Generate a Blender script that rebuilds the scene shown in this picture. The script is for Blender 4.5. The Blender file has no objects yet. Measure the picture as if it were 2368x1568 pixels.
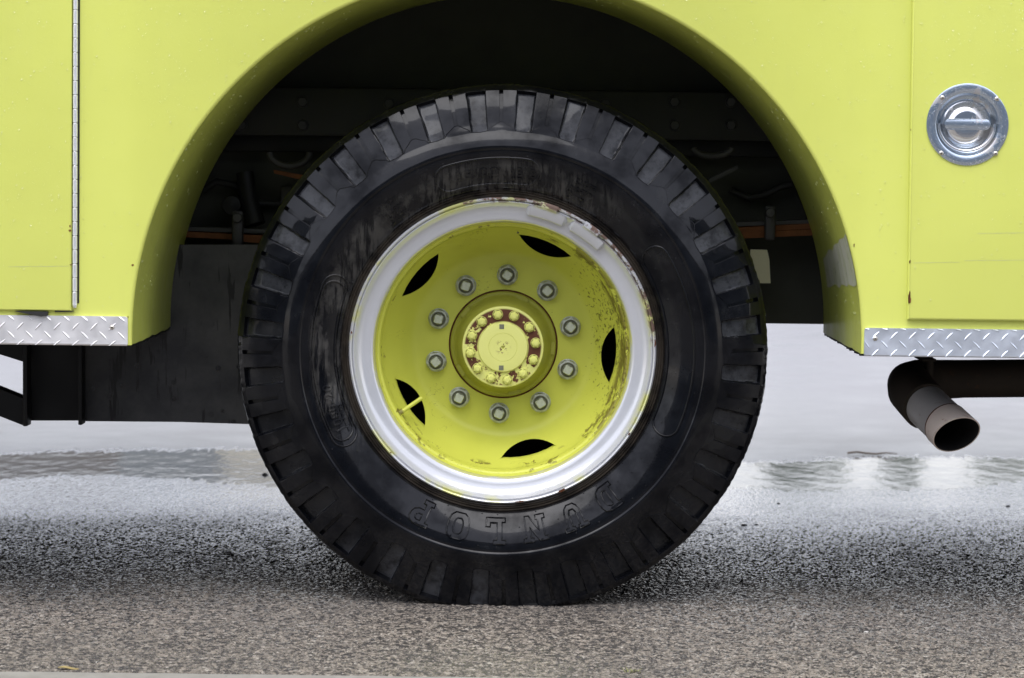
import bpy, bmesh, math, random
import numpy as np
from mathutils import Vector, Matrix, noise as mnoise
random.seed(7)
PI = math.pi
sc = bpy.context.scene
COL = sc.collection

# ------------------------------------------------------------------ camera
FPX = 5800.0            # focal length in pixels of a 2368 px wide picture
ROLL = 0.0115
_vx, _vy = 24 - 400 * ROLL, 400 + 24 * ROLL
YAW, PITCH = math.atan(_vx / FPX), math.atan(_vy / FPX)
_F = Vector((-math.sin(YAW) * math.cos(PITCH), math.cos(YAW) * math.cos(PITCH), -math.sin(PITCH)))
_R0 = _F.cross(Vector((0, 0, 1))).normalized()
_U0 = _R0.cross(_F).normalized()
_R = _R0 * math.cos(ROLL) + _U0 * math.sin(ROLL)
_U = -_R0 * math.sin(ROLL) + _U0 * math.cos(ROLL)
HCAM = 0.893
CAM = Vector((0, 0, HCAM))


def at(px, py, Y):
    """World point at depth Y seen at (px, py) of the 2368 px wide photograph; used to measure sizes."""
    d = _F * FPX + _R * (px - 1184) - _U * (py - 784)
    return CAM + d * (Y / d.y)


def on_ground(px, py, z=0.0):
    d = _F * FPX + _R * (px - 1184) - _U * (py - 784)
    return CAM + d * ((z - HCAM) / d.z)


cd = bpy.data.cameras.new('camera')
cam = bpy.data.objects.new('camera', cd)
COL.objects.link(cam)
M = Matrix((_R, _U, -_F)).transposed().to_4x4()
M.translation = CAM
cam.matrix_world = M
cd.sensor_width = 36.0
cd.sensor_fit = 'HORIZONTAL'
cd.lens = 36.0 * FPX / 2368.0
cd.clip_start = 0.1
cd.clip_end = 2000
cd.dof.use_dof = True
cd.dof.focus_distance = 4.98
cd.dof.aperture_fstop = 7.0
sc.camera = cam

# ------------------------------------------------------------------ sky, sun, exposure
w = bpy.data.worlds.new('World')
sc.world = w
w.use_nodes = True
nt = w.node_tree
nt.nodes.clear()
sky = nt.nodes.new('ShaderNodeTexSky')
sky.sky_type = 'NISHITA'
sky.sun_disc = False
sky.sun_elevation = math.radians(72)
sky.sun_rotation = math.radians(200)
sky.dust_density = 1.0
sky.air_density = 1.5
sky.ozone_density = 1.0
hsv = nt.nodes.new('ShaderNodeHueSaturation')
hsv.inputs['Saturation'].default_value = 0.34
bg = nt.nodes.new('ShaderNodeBackground')
bg.inputs['Strength'].default_value = 0.15
wo = nt.nodes.new('ShaderNodeOutputWorld')
nt.links.new(sky.outputs[0], hsv.inputs['Color'])
tint = nt.nodes.new('ShaderNodeMix')
tint.data_type = 'RGBA'
tint.blend_type = 'MULTIPLY'
tint.inputs[0].default_value = 1.0
tint.inputs[7].default_value = (1.02, 0.98, 1.035, 1)     # cool white of a thin rain cloud layer
nt.links.new(hsv.outputs[0], tint.inputs[6])
nt.links.new(tint.outputs[2], bg.inputs[0])
nt.links.new(bg.outputs[0], wo.inputs[0])

sl = bpy.data.lights.new('sun', 'SUN')
sl.energy = 1.5
sl.angle = math.radians(60)
sl.color = (1.0, 0.985, 0.97)
sun = bpy.data.objects.new('sun', sl)
COL.objects.link(sun)
_el, _az = math.radians(72), math.radians(200)     # high overcast light, slightly from the camera's side
sd = Vector((math.sin(_az) * math.cos(_el), math.cos(_az) * math.cos(_el), math.sin(_el)))
sun.rotation_euler = sd.to_track_quat('Z', 'Y').to_euler()

vs = sc.view_settings
sc.display_settings.display_device = 'sRGB'
vs.view_transform = 'Standard'
vs.look = 'None'
vs.exposure = 1.08
vs.gamma = 1.0
vs.use_curve_mapping = False
sc.cycles.max_bounces = 10
sc.cycles.transparent_max_bounces = 8
sc.cycles.caustics_refractive = False


# ------------------------------------------------------------------ node helpers
class NT:
    def __init__(self, name):
        self.m = bpy.data.materials.new(name)
        self.m.use_nodes = True
        self.t = self.m.node_tree
        self.t.nodes.clear()
        self.out = self.t.nodes.new('ShaderNodeOutputMaterial')
        self.p = self.t.nodes.new('ShaderNodeBsdfPrincipled')
        self.t.links.new(self.p.outputs[0], self.out.inputs[0])
        self._tc = None

    def n(self, typ, **kw):
        nd = self.t.nodes.new(typ)
        for k, v in kw.items():
            setattr(nd, k, v)
        return nd

    def put(self, sock, v):
        if v is None:
            return
        if hasattr(v, 'is_output'):
            self.t.links.new(v, sock)
        else:
            if isinstance(v, (tuple, list)) and len(v) == 3 and sock.type == 'RGBA':
                v = (*v, 1)
            sock.default_value = v

    def set(self, **kw):
        names = dict(color='Base Color', rough='Roughness', metal='Metallic', spec='Specular IOR Level', ior='IOR',
                     coat='Coat Weight', coatr='Coat Roughness', normal='Normal', trans='Transmission Weight', aniso='Anisotropic')
        for k, v in kw.items():
            self.put(self.p.inputs[names[k]], v)
        return self

    def co(self):
        if self._tc is None:
            self._tc = self.n('ShaderNodeTexCoord')
        return self._tc.outputs['Object']

    def map(self, scale=(1, 1, 1), rot=(0, 0, 0), loc=(0, 0, 0), vec=None):
        m = self.n('ShaderNodeMapping')
        self.put(m.inputs['Vector'], vec or self.co())
        m.inputs['Scale'].default_value = scale
        m.inputs['Rotation'].default_value = rot
        m.inputs['Location'].default_value = loc
        return m.outputs[0]

    def noise(self, scale, detail=4, rough=0.55, vec=None, dist=0.0):
        t = self.n('ShaderNodeTexNoise')
        self.put(t.inputs['Vector'], vec or self.co())
        t.inputs['Scale'].default_value = scale
        t.inputs['Detail'].default_value = detail
        t.inputs['Roughness'].default_value = rough
        t.inputs['Distortion'].default_value = dist
        return t.outputs['Fac']

    def voro(self, scale, feature='F1', vec=None, out='Distance', rand=1.0):
        t = self.n('ShaderNodeTexVoronoi', feature=feature)
        self.put(t.inputs['Vector'], vec or self.co())
        t.inputs['Scale'].default_value = scale
        t.inputs['Randomness'].default_value = rand
        return t.outputs[out]

    def ramp(self, fac, stops, interp='LINEAR'):
        r = self.n('ShaderNodeValToRGB')
        r.color_ramp.interpolation = interp
        el = r.color_ramp.elements
        while len(el) < len(stops):
            el.new(0.5)
        for e, (p, c) in zip(el, stops):
            e.position = p
            e.color = (c, c, c, 1) if not isinstance(c, (tuple, list)) else (*c, 1)
        self.put(r.inputs[0], fac)
        return r.outputs[0]

    def step(self, fac, a, b, lo=0.0, hi=1.0):
        r = self.n('ShaderNodeMapRange', interpolation_type='SMOOTHSTEP')
        self.put(r.inputs['Value'], fac)
        r.inputs['From Min'].default_value = a
        r.inputs['From Max'].default_value = b
        r.inputs['To Min'].default_value = lo
        r.inputs['To Max'].default_value = hi
        return r.outputs[0]

    def mix(self, fac, a, b, blend='MIX'):
        m = self.n('ShaderNodeMix', data_type='RGBA', blend_type=blend)
        self.put(m.inputs[0], fac)
        self.put(m.inputs[6], a)
        self.put(m.inputs[7], b)
        return m.outputs[2]

    def math(self, op, a, b=None, c=None):
        m = self.n('ShaderNodeMath', operation=op)
        self.put(m.inputs[0], a)
        self.put(m.inputs[1], b)
        self.put(m.inputs[2], c)
        return m.outputs[0]

    def sep(self, vec=None):
        s = self.n('ShaderNodeSeparateXYZ')
        self.put(s.inputs[0], vec or self.co())
        return s.outputs

    def radius(self):
        """distance from the local Y axis (the wheel axis)"""
        s = self.sep()
        return self.math('SQRT', self.math('ADD', self.math('MULTIPLY', s[0], s[0]), self.math('MULTIPLY', s[2], s[2])))

    def bump(self, h, strength=0.3, dist=0.01, normal=None):
        b = self.n('ShaderNodeBump')
        self.put(b.inputs['Height'], h)
        b.inputs['Strength'].default_value = strength
        b.inputs['Distance'].default_value = dist
        self.put(b.inputs['Normal'], normal)
        return b.outputs[0]


def simple(name, color, rough=0.5, metal=0.0, spec=0.5, vary=0.15, vscale=30.0, bump=0.0, bscale=200.0):
    m = NT(name)
    f = m.noise(vscale, 5, 0.6)
    c2 = tuple(min(1, x * (1 + vary)) for x in color)
    c1 = tuple(x * (1 - vary) for x in color)
    m.set(color=m.mix(f, c1, c2), rough=m.step(f, 0.2, 0.8, max(0.02, rough - 0.1), min(1, rough + 0.1)), metal=metal, spec=spec)
    if bump:
        m.set(normal=m.bump(m.noise(bscale, 4, 0.6), bump, 0.002))
    return m.m


# ------------------------------------------------------------------ materials
YEL = (0.66, 0.705, 0.148)


def paint_mat(name, base, dirt=0.06, rough=0.38, wave=0.02):
    m = NT(name)
    big = m.noise(1.7, 3, 0.5)
    mid = m.noise(14, 6, 0.65)
    fine = m.noise(160, 3, 0.6)
    c = m.mix(m.step(big, 0.3, 0.7), tuple(x * 0.96 for x in base), tuple(min(1, x * 1.03) for x in base))
    streak = m.noise(9, 5, 0.6, vec=m.map(scale=(6, 6, 0.5)))
    c = m.mix(m.math('MULTIPLY', m.step(streak, 0.55, 0.8), dirt), c, (0.36, 0.35, 0.16))
    c = m.mix(m.math('MULTIPLY', m.step(mid, 0.62, 0.75), dirt), c, (0.42, 0.40, 0.2))
    spk = m.voro(55)
    spm = m.math('MULTIPLY', m.step(spk, 0.07, 0.03), m.step(m.noise(5, 2), 0.52, 0.7))
    c = m.mix(m.math('MULTIPLY', spm, dirt * 0.6), c, (0.2, 0.17, 0.05))
    nrm = m.bump(big, wave, 0.4)
    nrm = m.bump(fine, 0.05, 0.001, nrm)
    m.set(color=c, rough=m.step(mid, 0.3, 0.7, rough - 0.06, rough + 0.08), spec=0.45, normal=nrm, coat=0.15, coatr=0.15)
    return m.m


m_body = paint_mat('lime_body_paint', YEL)
m_liner = paint_mat('lime_arch_paint', (0.60, 0.66, 0.12), dirt=0.5, rough=0.34)
m_rubberseal = simple('black_rubber_seal', (0.018, 0.018, 0.016), 0.6)
m_black = simple('black_chassis_paint', (0.010, 0.0105, 0.011), 0.55, spec=0.3, vary=0.5, vscale=12)
m_void = simple('grimy_underside', (0.012, 0.011, 0.010), 0.8, spec=0.2, vary=0.5)
m_rust = simple('rust_brown', (0.09, 0.032, 0.014), 0.85, spec=0.15, vary=0.5, vscale=180, bump=0.5, bscale=600)
m_rustlight = simple('rust_orange', (0.18, 0.072, 0.028), 0.8, spec=0.2, vary=0.5, vscale=40, bump=0.4, bscale=300)
m_scuff = simple('grey_scuff', (0.52, 0.55, 0.24), 0.6, vary=0.2)
m_greymetal = simple('grey_steel', (0.055, 0.055, 0.052), 0.55, metal=0.2, vary=0.4, vscale=60)
m_screw = simple('screw_metal', (0.55, 0.52, 0.46), 0.38, metal=1.0, vary=0.2, vscale=300)
m_cream = simple('cream_plastic', (0.62, 0.60, 0.40), 0.5, vary=0.06, vscale=60)


def side_plate_mat():
    m = NT('black_plate_spotted')
    s = m.voro(24, vec=m.map(scale=(1, 0, 1)))
    drip = m.noise(10, 4, 0.6, vec=m.map(scale=(7, 7, 0.7)))
    spots = m.math('MULTIPLY', m.step(s, 0.20, 0.13), m.step(m.noise(6, 2), 0.46, 0.56))
    base = m.mix(m.step(m.noise(4, 6, 0.65), 0.32, 0.66), (0.018, 0.019, 0.022), (0.075, 0.074, 0.072))
    base = m.mix(m.step(drip, 0.58, 0.64), base, (0.006, 0.006, 0.006))
    base = m.mix(spots, base, (0.004, 0.004, 0.004))
    m.set(color=base, rough=m.math('SUBTRACT', 0.55, m.math('MULTIPLY', spots, 0.35)), spec=0.45)
    return m.m


m_sideplate = side_plate_mat()


def tread_mat(name, col, r):
    m = NT(name)
    f = m.noise(25, 5, 0.65)
    sc_ = m.noise(40, 3, 0.6, vec=m.map(scale=(1, 1, 14)))
    c = m.mix(f, tuple(x * 0.86 for x in col), col)
    c = m.mix(m.math('MULTIPLY', m.step(sc_, 0.66, 0.72), 0.6), c, (0.85, 0.86, 0.88))
    m.set(color=c, metal=0.85, rough=m.step(f, 0.3, 0.7, r - 0.1, r + 0.1), normal=m.bump(m.noise(300, 3, 0.6), 0.08, 0.001))
    return m.m


m_tread_dull = tread_mat('worn_aluminium_tread', (0.86, 0.85, 0.84), 0.55)
m_tread_blue = tread_mat('bright_aluminium_tread', (0.80, 0.85, 0.92), 0.45)
m_hinge = tread_mat('hinge_steel', (0.86, 0.87, 0.88), 0.5)


def chrome_mat(name, col, r):
    m = NT(name)
    f = m.noise(14, 4, 0.6)
    c = m.mix(m.step(f, 0.60, 0.63), col, (0.66, 0.65, 0.64))
    m.set(color=c, metal=1.0, rough=m.step(f, 0.58, 0.64, r, 0.4))
    return m.m


m_chrome = chrome_mat('polished_steel', (0.78, 0.79, 0.80), 0.14)
m_chromeplate = chrome_mat('wet_steel_plate', (0.62, 0.70, 0.78), 0.22)


def water_mat(name='clear_water'):
    m = NT(name)
    g = m.n('ShaderNodeBsdfGlossy')
    g.inputs['Roughness'].default_value = 0.03
    tr = m.n('ShaderNodeBsdfTransparent')
    fr = m.n('ShaderNodeFresnel')
    fr.inputs['IOR'].default_value = 1.4
    mx = m.n('ShaderNodeMixShader')
    m.t.links.new(fr.outputs[0], mx.inputs[0])
    m.t.links.new(tr.outputs[0], mx.inputs[1])
    m.t.links.new(g.outputs[0], mx.inputs[2])
    m.t.links.new(mx.outputs[0], m.out.inputs[0])
    return m.m


m_drop = water_mat()


def tyre_mat(name, base, dusty):
    m = NT(name)
    r = m.radius()
    s = m.sep()
    f = m.noise(18, 6, 0.65)
    ff = m.noise(120, 4, 0.7)
    c = m.mix(f, tuple(x * 0.7 for x in base), tuple(x * 1.25 for x in base))
    # dried road dust on the inner sidewall, washed into slanted trails by rain
    ang = m.math('ARCTAN2', s[2], s[0])
    zone = m.math('MULTIPLY', m.step(r, 0.315, 0.33), m.step(r, 0.395, 0.365))
    up = m.step(m.math('ADD', s[2], m.math('MULTIPLY', s[0], -0.9)), 0.02, 0.22)
    tr = m.noise(22, 4, 0.6, vec=m.map(scale=(1, 1, 1), rot=(0, 0.75, 0)))
    trail = m.noise(30, 5, 0.62, vec=m.map(scale=(4.0, 1, 0.42), rot=(0, -0.5, 0)))
    dust = m.math('MULTIPLY', m.math('MULTIPLY', zone, up), m.math('MULTIPLY', m.step(trail, 0.60, 0.44), m.step(tr, 0.35, 0.6)))
    c = m.mix(m.math('MULTIPLY', dust, 0.8), c, (0.062, 0.059, 0.054))
    # brown grime in the bead grooves
    bead = m.math('MULTIPLY', m.step(r, 0.329, 0.320), m.step(f, 0.25, 0.6))
    c = m.mix(m.math('MULTIPLY', bead, 0.7), c, (0.055, 0.045, 0.034))
    side = m.math('MULTIPLY', m.step(f, 0.58, 0.72), 0.2)
    c = m.mix(side, c, (0.028, 0.028, 0.027))
    if dusty:
        d = m.noise(26, 5, 0.65)
        d2 = m.noise(70, 4, 0.7)
        upper = m.step(m.math('ADD', s[2], m.math('MULTIPLY', s[0], 0.25)), -0.12, 0.15, 0.10, 1.0)
        low = m.math('MULTIPLY', m.step(s[2], -0.36, -0.44), m.step(s[0], 0.02, -0.06))
        c = m.mix(m.math('MULTIPLY', m.math('MAXIMUM', upper, low), m.math('MULTIPLY', m.step(d, 0.30, 0.56), m.step(d2, 0.2, 0.55))), c, (0.048, 0.050, 0.055))
    rough = m.step(f, 0.3, 0.75, 0.13, 0.30)
    rough = m.math('ADD', rough, m.math('MULTIPLY', dust, 0.3))
    if dusty:
        rough = m.math('ADD', rough, 0.08)
    nrm = m.bump(ff, 0.07, 0.0015)
    nrm = m.bump(m.noise(40, 4, 0.6), 0.08, 0.004, nrm)
    m.set(color=c, rough=rough, spec=0.11, normal=nrm, coat=m.step(m.noise(9, 4, 0.6), 0.36, 0.58, 0.06, 0.80), coatr=0.05)
    m.p.inputs['Coat IOR'].default_value = 1.33
    return m.m


m_tyre = tyre_mat('wet_black_rubber', (0.0032, 0.0035, 0.0048), False)
m_pocket = tyre_mat('dusty_rubber', (0.005, 0.0055, 0.0068), True)


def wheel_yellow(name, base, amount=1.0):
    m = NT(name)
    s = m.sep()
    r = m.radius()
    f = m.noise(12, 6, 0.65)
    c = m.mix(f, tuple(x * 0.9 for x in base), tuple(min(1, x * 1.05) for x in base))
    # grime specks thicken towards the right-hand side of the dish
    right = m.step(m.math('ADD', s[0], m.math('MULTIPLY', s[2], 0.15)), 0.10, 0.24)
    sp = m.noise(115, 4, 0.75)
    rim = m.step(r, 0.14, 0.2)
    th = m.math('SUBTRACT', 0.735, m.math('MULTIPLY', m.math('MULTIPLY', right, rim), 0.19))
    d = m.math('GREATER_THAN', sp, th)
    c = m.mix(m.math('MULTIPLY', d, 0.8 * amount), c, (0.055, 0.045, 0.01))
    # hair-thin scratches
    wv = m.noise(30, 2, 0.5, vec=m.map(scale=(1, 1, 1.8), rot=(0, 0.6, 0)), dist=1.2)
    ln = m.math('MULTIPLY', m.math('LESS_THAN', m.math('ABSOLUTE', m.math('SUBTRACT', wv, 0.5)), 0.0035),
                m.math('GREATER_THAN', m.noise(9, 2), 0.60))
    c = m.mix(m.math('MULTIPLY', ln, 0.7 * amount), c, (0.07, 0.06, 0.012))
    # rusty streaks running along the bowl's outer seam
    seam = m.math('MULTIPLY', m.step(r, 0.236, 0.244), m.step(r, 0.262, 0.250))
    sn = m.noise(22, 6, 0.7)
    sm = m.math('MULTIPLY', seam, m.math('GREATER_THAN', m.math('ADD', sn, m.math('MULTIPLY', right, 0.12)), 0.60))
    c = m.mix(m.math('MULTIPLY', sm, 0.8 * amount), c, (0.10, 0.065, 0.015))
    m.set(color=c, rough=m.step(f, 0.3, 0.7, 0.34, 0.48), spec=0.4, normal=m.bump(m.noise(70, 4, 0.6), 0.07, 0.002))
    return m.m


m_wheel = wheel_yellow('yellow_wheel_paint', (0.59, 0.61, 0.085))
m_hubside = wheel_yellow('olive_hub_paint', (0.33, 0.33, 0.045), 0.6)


def flange_mat():
    m = NT('yellow_hub_flange_rusting')
    r = m.radius()
    s = m.sep()
    n1 = m.noise(38, 5, 0.7)
    n2 = m.noise(150, 4, 0.7)
    ring = m.math('MULTIPLY', m.step(r, 0.0510, 0.0545), m.step(r, 0.0805, 0.0765))
    up = m.step(m.math('ADD', s[2], m.math('MULTIPLY', s[0], 0.4)), -0.06, 0.06, 0.0, 0.13)
    v = m.math('ADD', m.math('ADD', n1, m.math('MULTIPLY', n2, 0.15)), up)
    mask = m.math('MULTIPLY', ring, m.math('GREATER_THAN', v, 0.60))
    ctr = m.math('MULTIPLY', m.step(r, 0.020, 0.004), m.math('GREATER_THAN', n2, 0.56))
    mask = m.math('MAXIMUM', mask, ctr)
    base = m.mix(m.noise(20, 5), (0.69, 0.70, 0.19), (0.74, 0.75, 0.24))
    edge = m.math('MULTIPLY', ring, m.step(v, 0.545, 0.60))
    base = m.mix(m.math('MULTIPLY', edge, 0.35), base, (0.42, 0.30, 0.06))
    c = m.mix(mask, base, m.mix(n2, (0.045, 0.016, 0.010), (0.16, 0.055, 0.025)))
    m.set(color=c, rough=m.math('ADD', 0.42, m.math('MULTIPLY', mask, 0.4)), spec=0.4,
          normal=m.bump(m.math('SUBTRACT', m.math('MULTIPLY', n2, 0.5), mask), 0.35, 0.0012))
    return m.m


m_flange = flange_mat()


def white_rim_mat():
    m = NT('white_rim_paint')
    r = m.radius()
    s = m.sep()
    f = m.noise(16, 6, 0.65)
    c = m.mix(f, (0.54, 0.55, 0.565), (0.61, 0.62, 0.64))
    # overspray of yellow along the edges
    ov = m.noise(7, 5, 0.6)
    ovm = m.math('MULTIPLY', m.step(r, 0.290, 0.303), m.step(ov, 0.50, 0.6))
    ovl = m.math('MULTIPLY', m.step(m.math('ADD', r, m.math('MULTIPLY', m.noise(20, 4), 0.006)), 0.2655, 0.2645), m.step(m.noise(9, 5), 0.40, 0.5))
    c = m.mix(m.math('MULTIPLY', m.math('MAXIMUM', ovm, ovl), 0.75), c, (0.62, 0.62, 0.13))
    # flaked paint and rust, mostly on the upper right lip
    edge = m.step(r, 0.2945, 0.3035)
    ur = m.step(m.math('ADD', m.math('MULTIPLY', s[0], 0.75), s[2]), 0.17, 0.30, 0.0, 0.22)
    n1 = m.noise(46, 5, 0.75)
    chip = m.math('MULTIPLY', edge, m.math('GREATER_THAN', m.math('ADD', n1, ur), 0.70))
    c = m.mix(chip, c, m.mix(m.noise(60, 3), (0.05, 0.035, 0.03), (0.20, 0.12, 0.085)))
    sp = m.noise(85, 3, 0.7)
    spk = m.math('GREATER_THAN', sp, 0.80)
    c = m.mix(m.math('MULTIPLY', spk, 0.6), c, (0.1, 0.08, 0.05))
    m.set(color=c, rough=m.math('ADD', m.step(f, 0.3, 0.7, 0.16, 0.26), m.math('MULTIPLY', chip, 0.4)), spec=0.6, metal=m.math('MULTIPLY', m.math('SUBTRACT', 1.0, chip), 0.30),
          normal=m.bump(m.math('SUBTRACT', m.math('MULTIPLY', m.noise(55, 4, 0.65), 0.4), chip), 0.12, 0.002))
    return m.m


m_white = white_rim_mat()
m_nut = simple('galvanised_nut', (0.42, 0.44, 0.40), 0.42, metal=0.2, vary=0.3, vscale=120, bump=0.3, bscale=500)
m_nutdark = simple('nut_recess_dark', (0.17, 0.175, 0.115), 0.6, metal=0.2, vary=0.3, vscale=120)  # darker tone for the nut recesses and the square flange holes
m_stud = simple('pale_stud_end', (0.50, 0.53, 0.43), 0.45, metal=0.15, vary=0.25, vscale=200, bump=0.4, bscale=450)
m_hubbolt = simple('yellow_bolt_paint', (0.70, 0.71, 0.19), 0.4, vary=0.08, vscale=150)
m_drum = simple('brake_drum_black', (0.008, 0.008, 0.007), 0.8, spec=0.2)


def exhaust_mat(name, a, b, rust, rough):
    m = NT(name)
    f = m.noise(14, 5, 0.65)
    g = m.noise(70, 5, 0.7)
    c = m.mix(f, a, b)
    c = m.mix(m.step(g, 0.58, 0.72), c, rust)
    m.set(color=c, rough=rough, metal=0.25, spec=0.3, normal=m.bump(g, 0.2, 0.002))
    return m.m


m_exh = exhaust_mat('sooty_exhaust', (0.026, 0.021, 0.016), (0.05, 0.038, 0.027), (0.075, 0.038, 0.02), 0.75)
m_tail = exhaust_mat('heat_browned_steel', (0.56, 0.465, 0.395), (0.70, 0.61, 0.53), (0.36, 0.22, 0.16), 0.55)


def asphalt_mat(name='wet_coarse_asphalt', bump=0.8):
    m = NT(name)
    cell = m.voro(140, out='Color')
    cell2 = m.voro(270, out='Color')
    d1 = m.voro(140)
    d2 = m.voro(270)
    sepc = m.n('ShaderNodeSeparateColor')
    m.put(sepc.inputs[0], cell)
    sepc2 = m.n('ShaderNodeSeparateColor')
    m.put(sepc2.inputs[0], cell2)
    stops = [(0.0, (0.060, 0.054, 0.049)), (0.3, (0.135, 0.118, 0.101)), (0.55, (0.215, 0.190, 0.161)), (0.8, (0.30, 0.258, 0.211)), (1.0, (0.41, 0.38, 0.33))]
    c1 = m.ramp(sepc.outputs[0], stops)
    c2 = m.ramp(sepc2.outputs[1], stops)
    pit = m.noise(80, 3, 0.6)
    c = m.mix(m.step(m.noise(60, 2), 0.4, 0.6), c1, c2)
    c = m.mix(m.step(pit, 0.52, 0.40), c, (0.05, 0.047, 0.045))
    big = m.noise(0.9, 4, 0.6)
    c = m.mix(m.step(big, 0.35, 0.7, 0.0, 0.35), c, (0.11, 0.105, 0.10))
    # shade under the truck painted into the colour, reaching the wet puddle edge
    under_shade = m.step(m.math('ADD', m.sep()[1], m.math('MULTIPLY', m.math('SUBTRACT', m.noise(1.6, 5, 0.65), 0.5), 1.1)), 4.95, 5.6)
    c = m.mix(m.math('MULTIPLY', under_shade, 0.74), c, (0.020, 0.020, 0.021))
    h = m.math('ADD', m.math('MULTIPLY', m.math('SUBTRACT', 1.0, d1), 0.6), m.math('MULTIPLY', m.math('SUBTRACT', 1.0, d2), 0.25))
    h = m.math('ADD', h, m.math('MULTIPLY', pit, 0.8))
    nrm = m.bump(h, bump, 0.006)
    wet = m.noise(2.5, 4, 0.6)
    m.set(color=c, rough=m.step(wet, 0.35, 0.65, 0.12, 0.24), spec=0.6, ior=1.45, normal=nrm,
          coat=m.step(m.math('ADD', m.sep()[1], m.math('MULTIPLY', m.noise(1.2, 3), 0.8)), 6.0, 7.2, 0.0, 0.5), coatr=0.07)
    return m.m


def concrete_mat():
    m = NT('wet_pale_concrete')
    f = m.noise(1.6, 6, 0.6)
    g = m.noise(30, 5, 0.7)
    sp = m.noise(60, 3, 0.7)
    c = m.mix(f, (0.185, 0.183, 0.186), (0.245, 0.242, 0.246))
    c = m.mix(m.step(g, 0.62, 0.8, 0.0, 0.5), c, (0.15, 0.145, 0.13))
    c = m.mix(m.step(sp, 0.64, 0.70, 0.0, 0.85), c, (0.085, 0.08, 0.07))
    m.set(color=c, rough=m.step(f, 0.3, 0.7, 0.28, 0.5), ior=1.45, normal=m.bump(g, 0.25, 0.004))
    return m.m


def puddle_mat():
    m = NT('puddle_water')
    rp = m.noise(10, 3, 0.55, vec=m.map(scale=(1.3, 0.75, 1), rot=(0, 0, 0.5)))
    m.set(color=(0.045, 0.042, 0.036), rough=0.09, ior=1.33, spec=0.5, normal=m.bump(rp, 0.085, 0.02))
    return m.m


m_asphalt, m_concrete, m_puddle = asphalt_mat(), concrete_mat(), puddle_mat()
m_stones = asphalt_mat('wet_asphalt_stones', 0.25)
m_kerb = simple('flush_concrete_edge', (0.22, 0.21, 0.19), 0.6, vary=0.25, vscale=25, bump=0.5, bscale=120)


# ------------------------------------------------------------------ mesh helpers
def mesh_obj(name, verts, faces, mats, parent=None, smooth=None, loc=None, matidx=None):
    me = bpy.data.meshes.new(name)
    me.from_pydata([tuple(v) for v in verts], [], faces)
    for m in (mats if isinstance(mats, (list, tuple)) else [mats]):
        me.materials.append(m)
    if matidx:
        me.polygons.foreach_set('material_index', matidx)
    me.update()
    o = bpy.data.objects.new(name, me)
    COL.objects.link(o)
    if parent:
        o.parent = parent
    if loc:
        o.location = loc
    if smooth is not None:
        me.polygons.foreach_set('use_smooth', [True] * len(me.polygons))
        if smooth < 180:
            me.set_sharp_from_angle(angle=math.radians(smooth))
    return o


def bm_obj(name, bm, mats, parent=None, smooth=None, loc=None):
    me = bpy.data.meshes.new(name)
    bmesh.ops.recalc_face_normals(bm, faces=bm.faces[:])
    bm.to_mesh(me)
    bm.free()
    for m in (mats if isinstance(mats, (list, tuple)) else [mats]):
        me.materials.append(m)
    o = bpy.data.objects.new(name, me)
    COL.objects.link(o)
    if parent:
        o.parent = parent
    if loc:
        o.location = loc
    if smooth is not None:
        me.polygons.foreach_set('use_smooth', [True] * len(me.polygons))
        if smooth < 180:
            me.set_sharp_from_angle(angle=math.radians(smooth))
    return o


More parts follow.
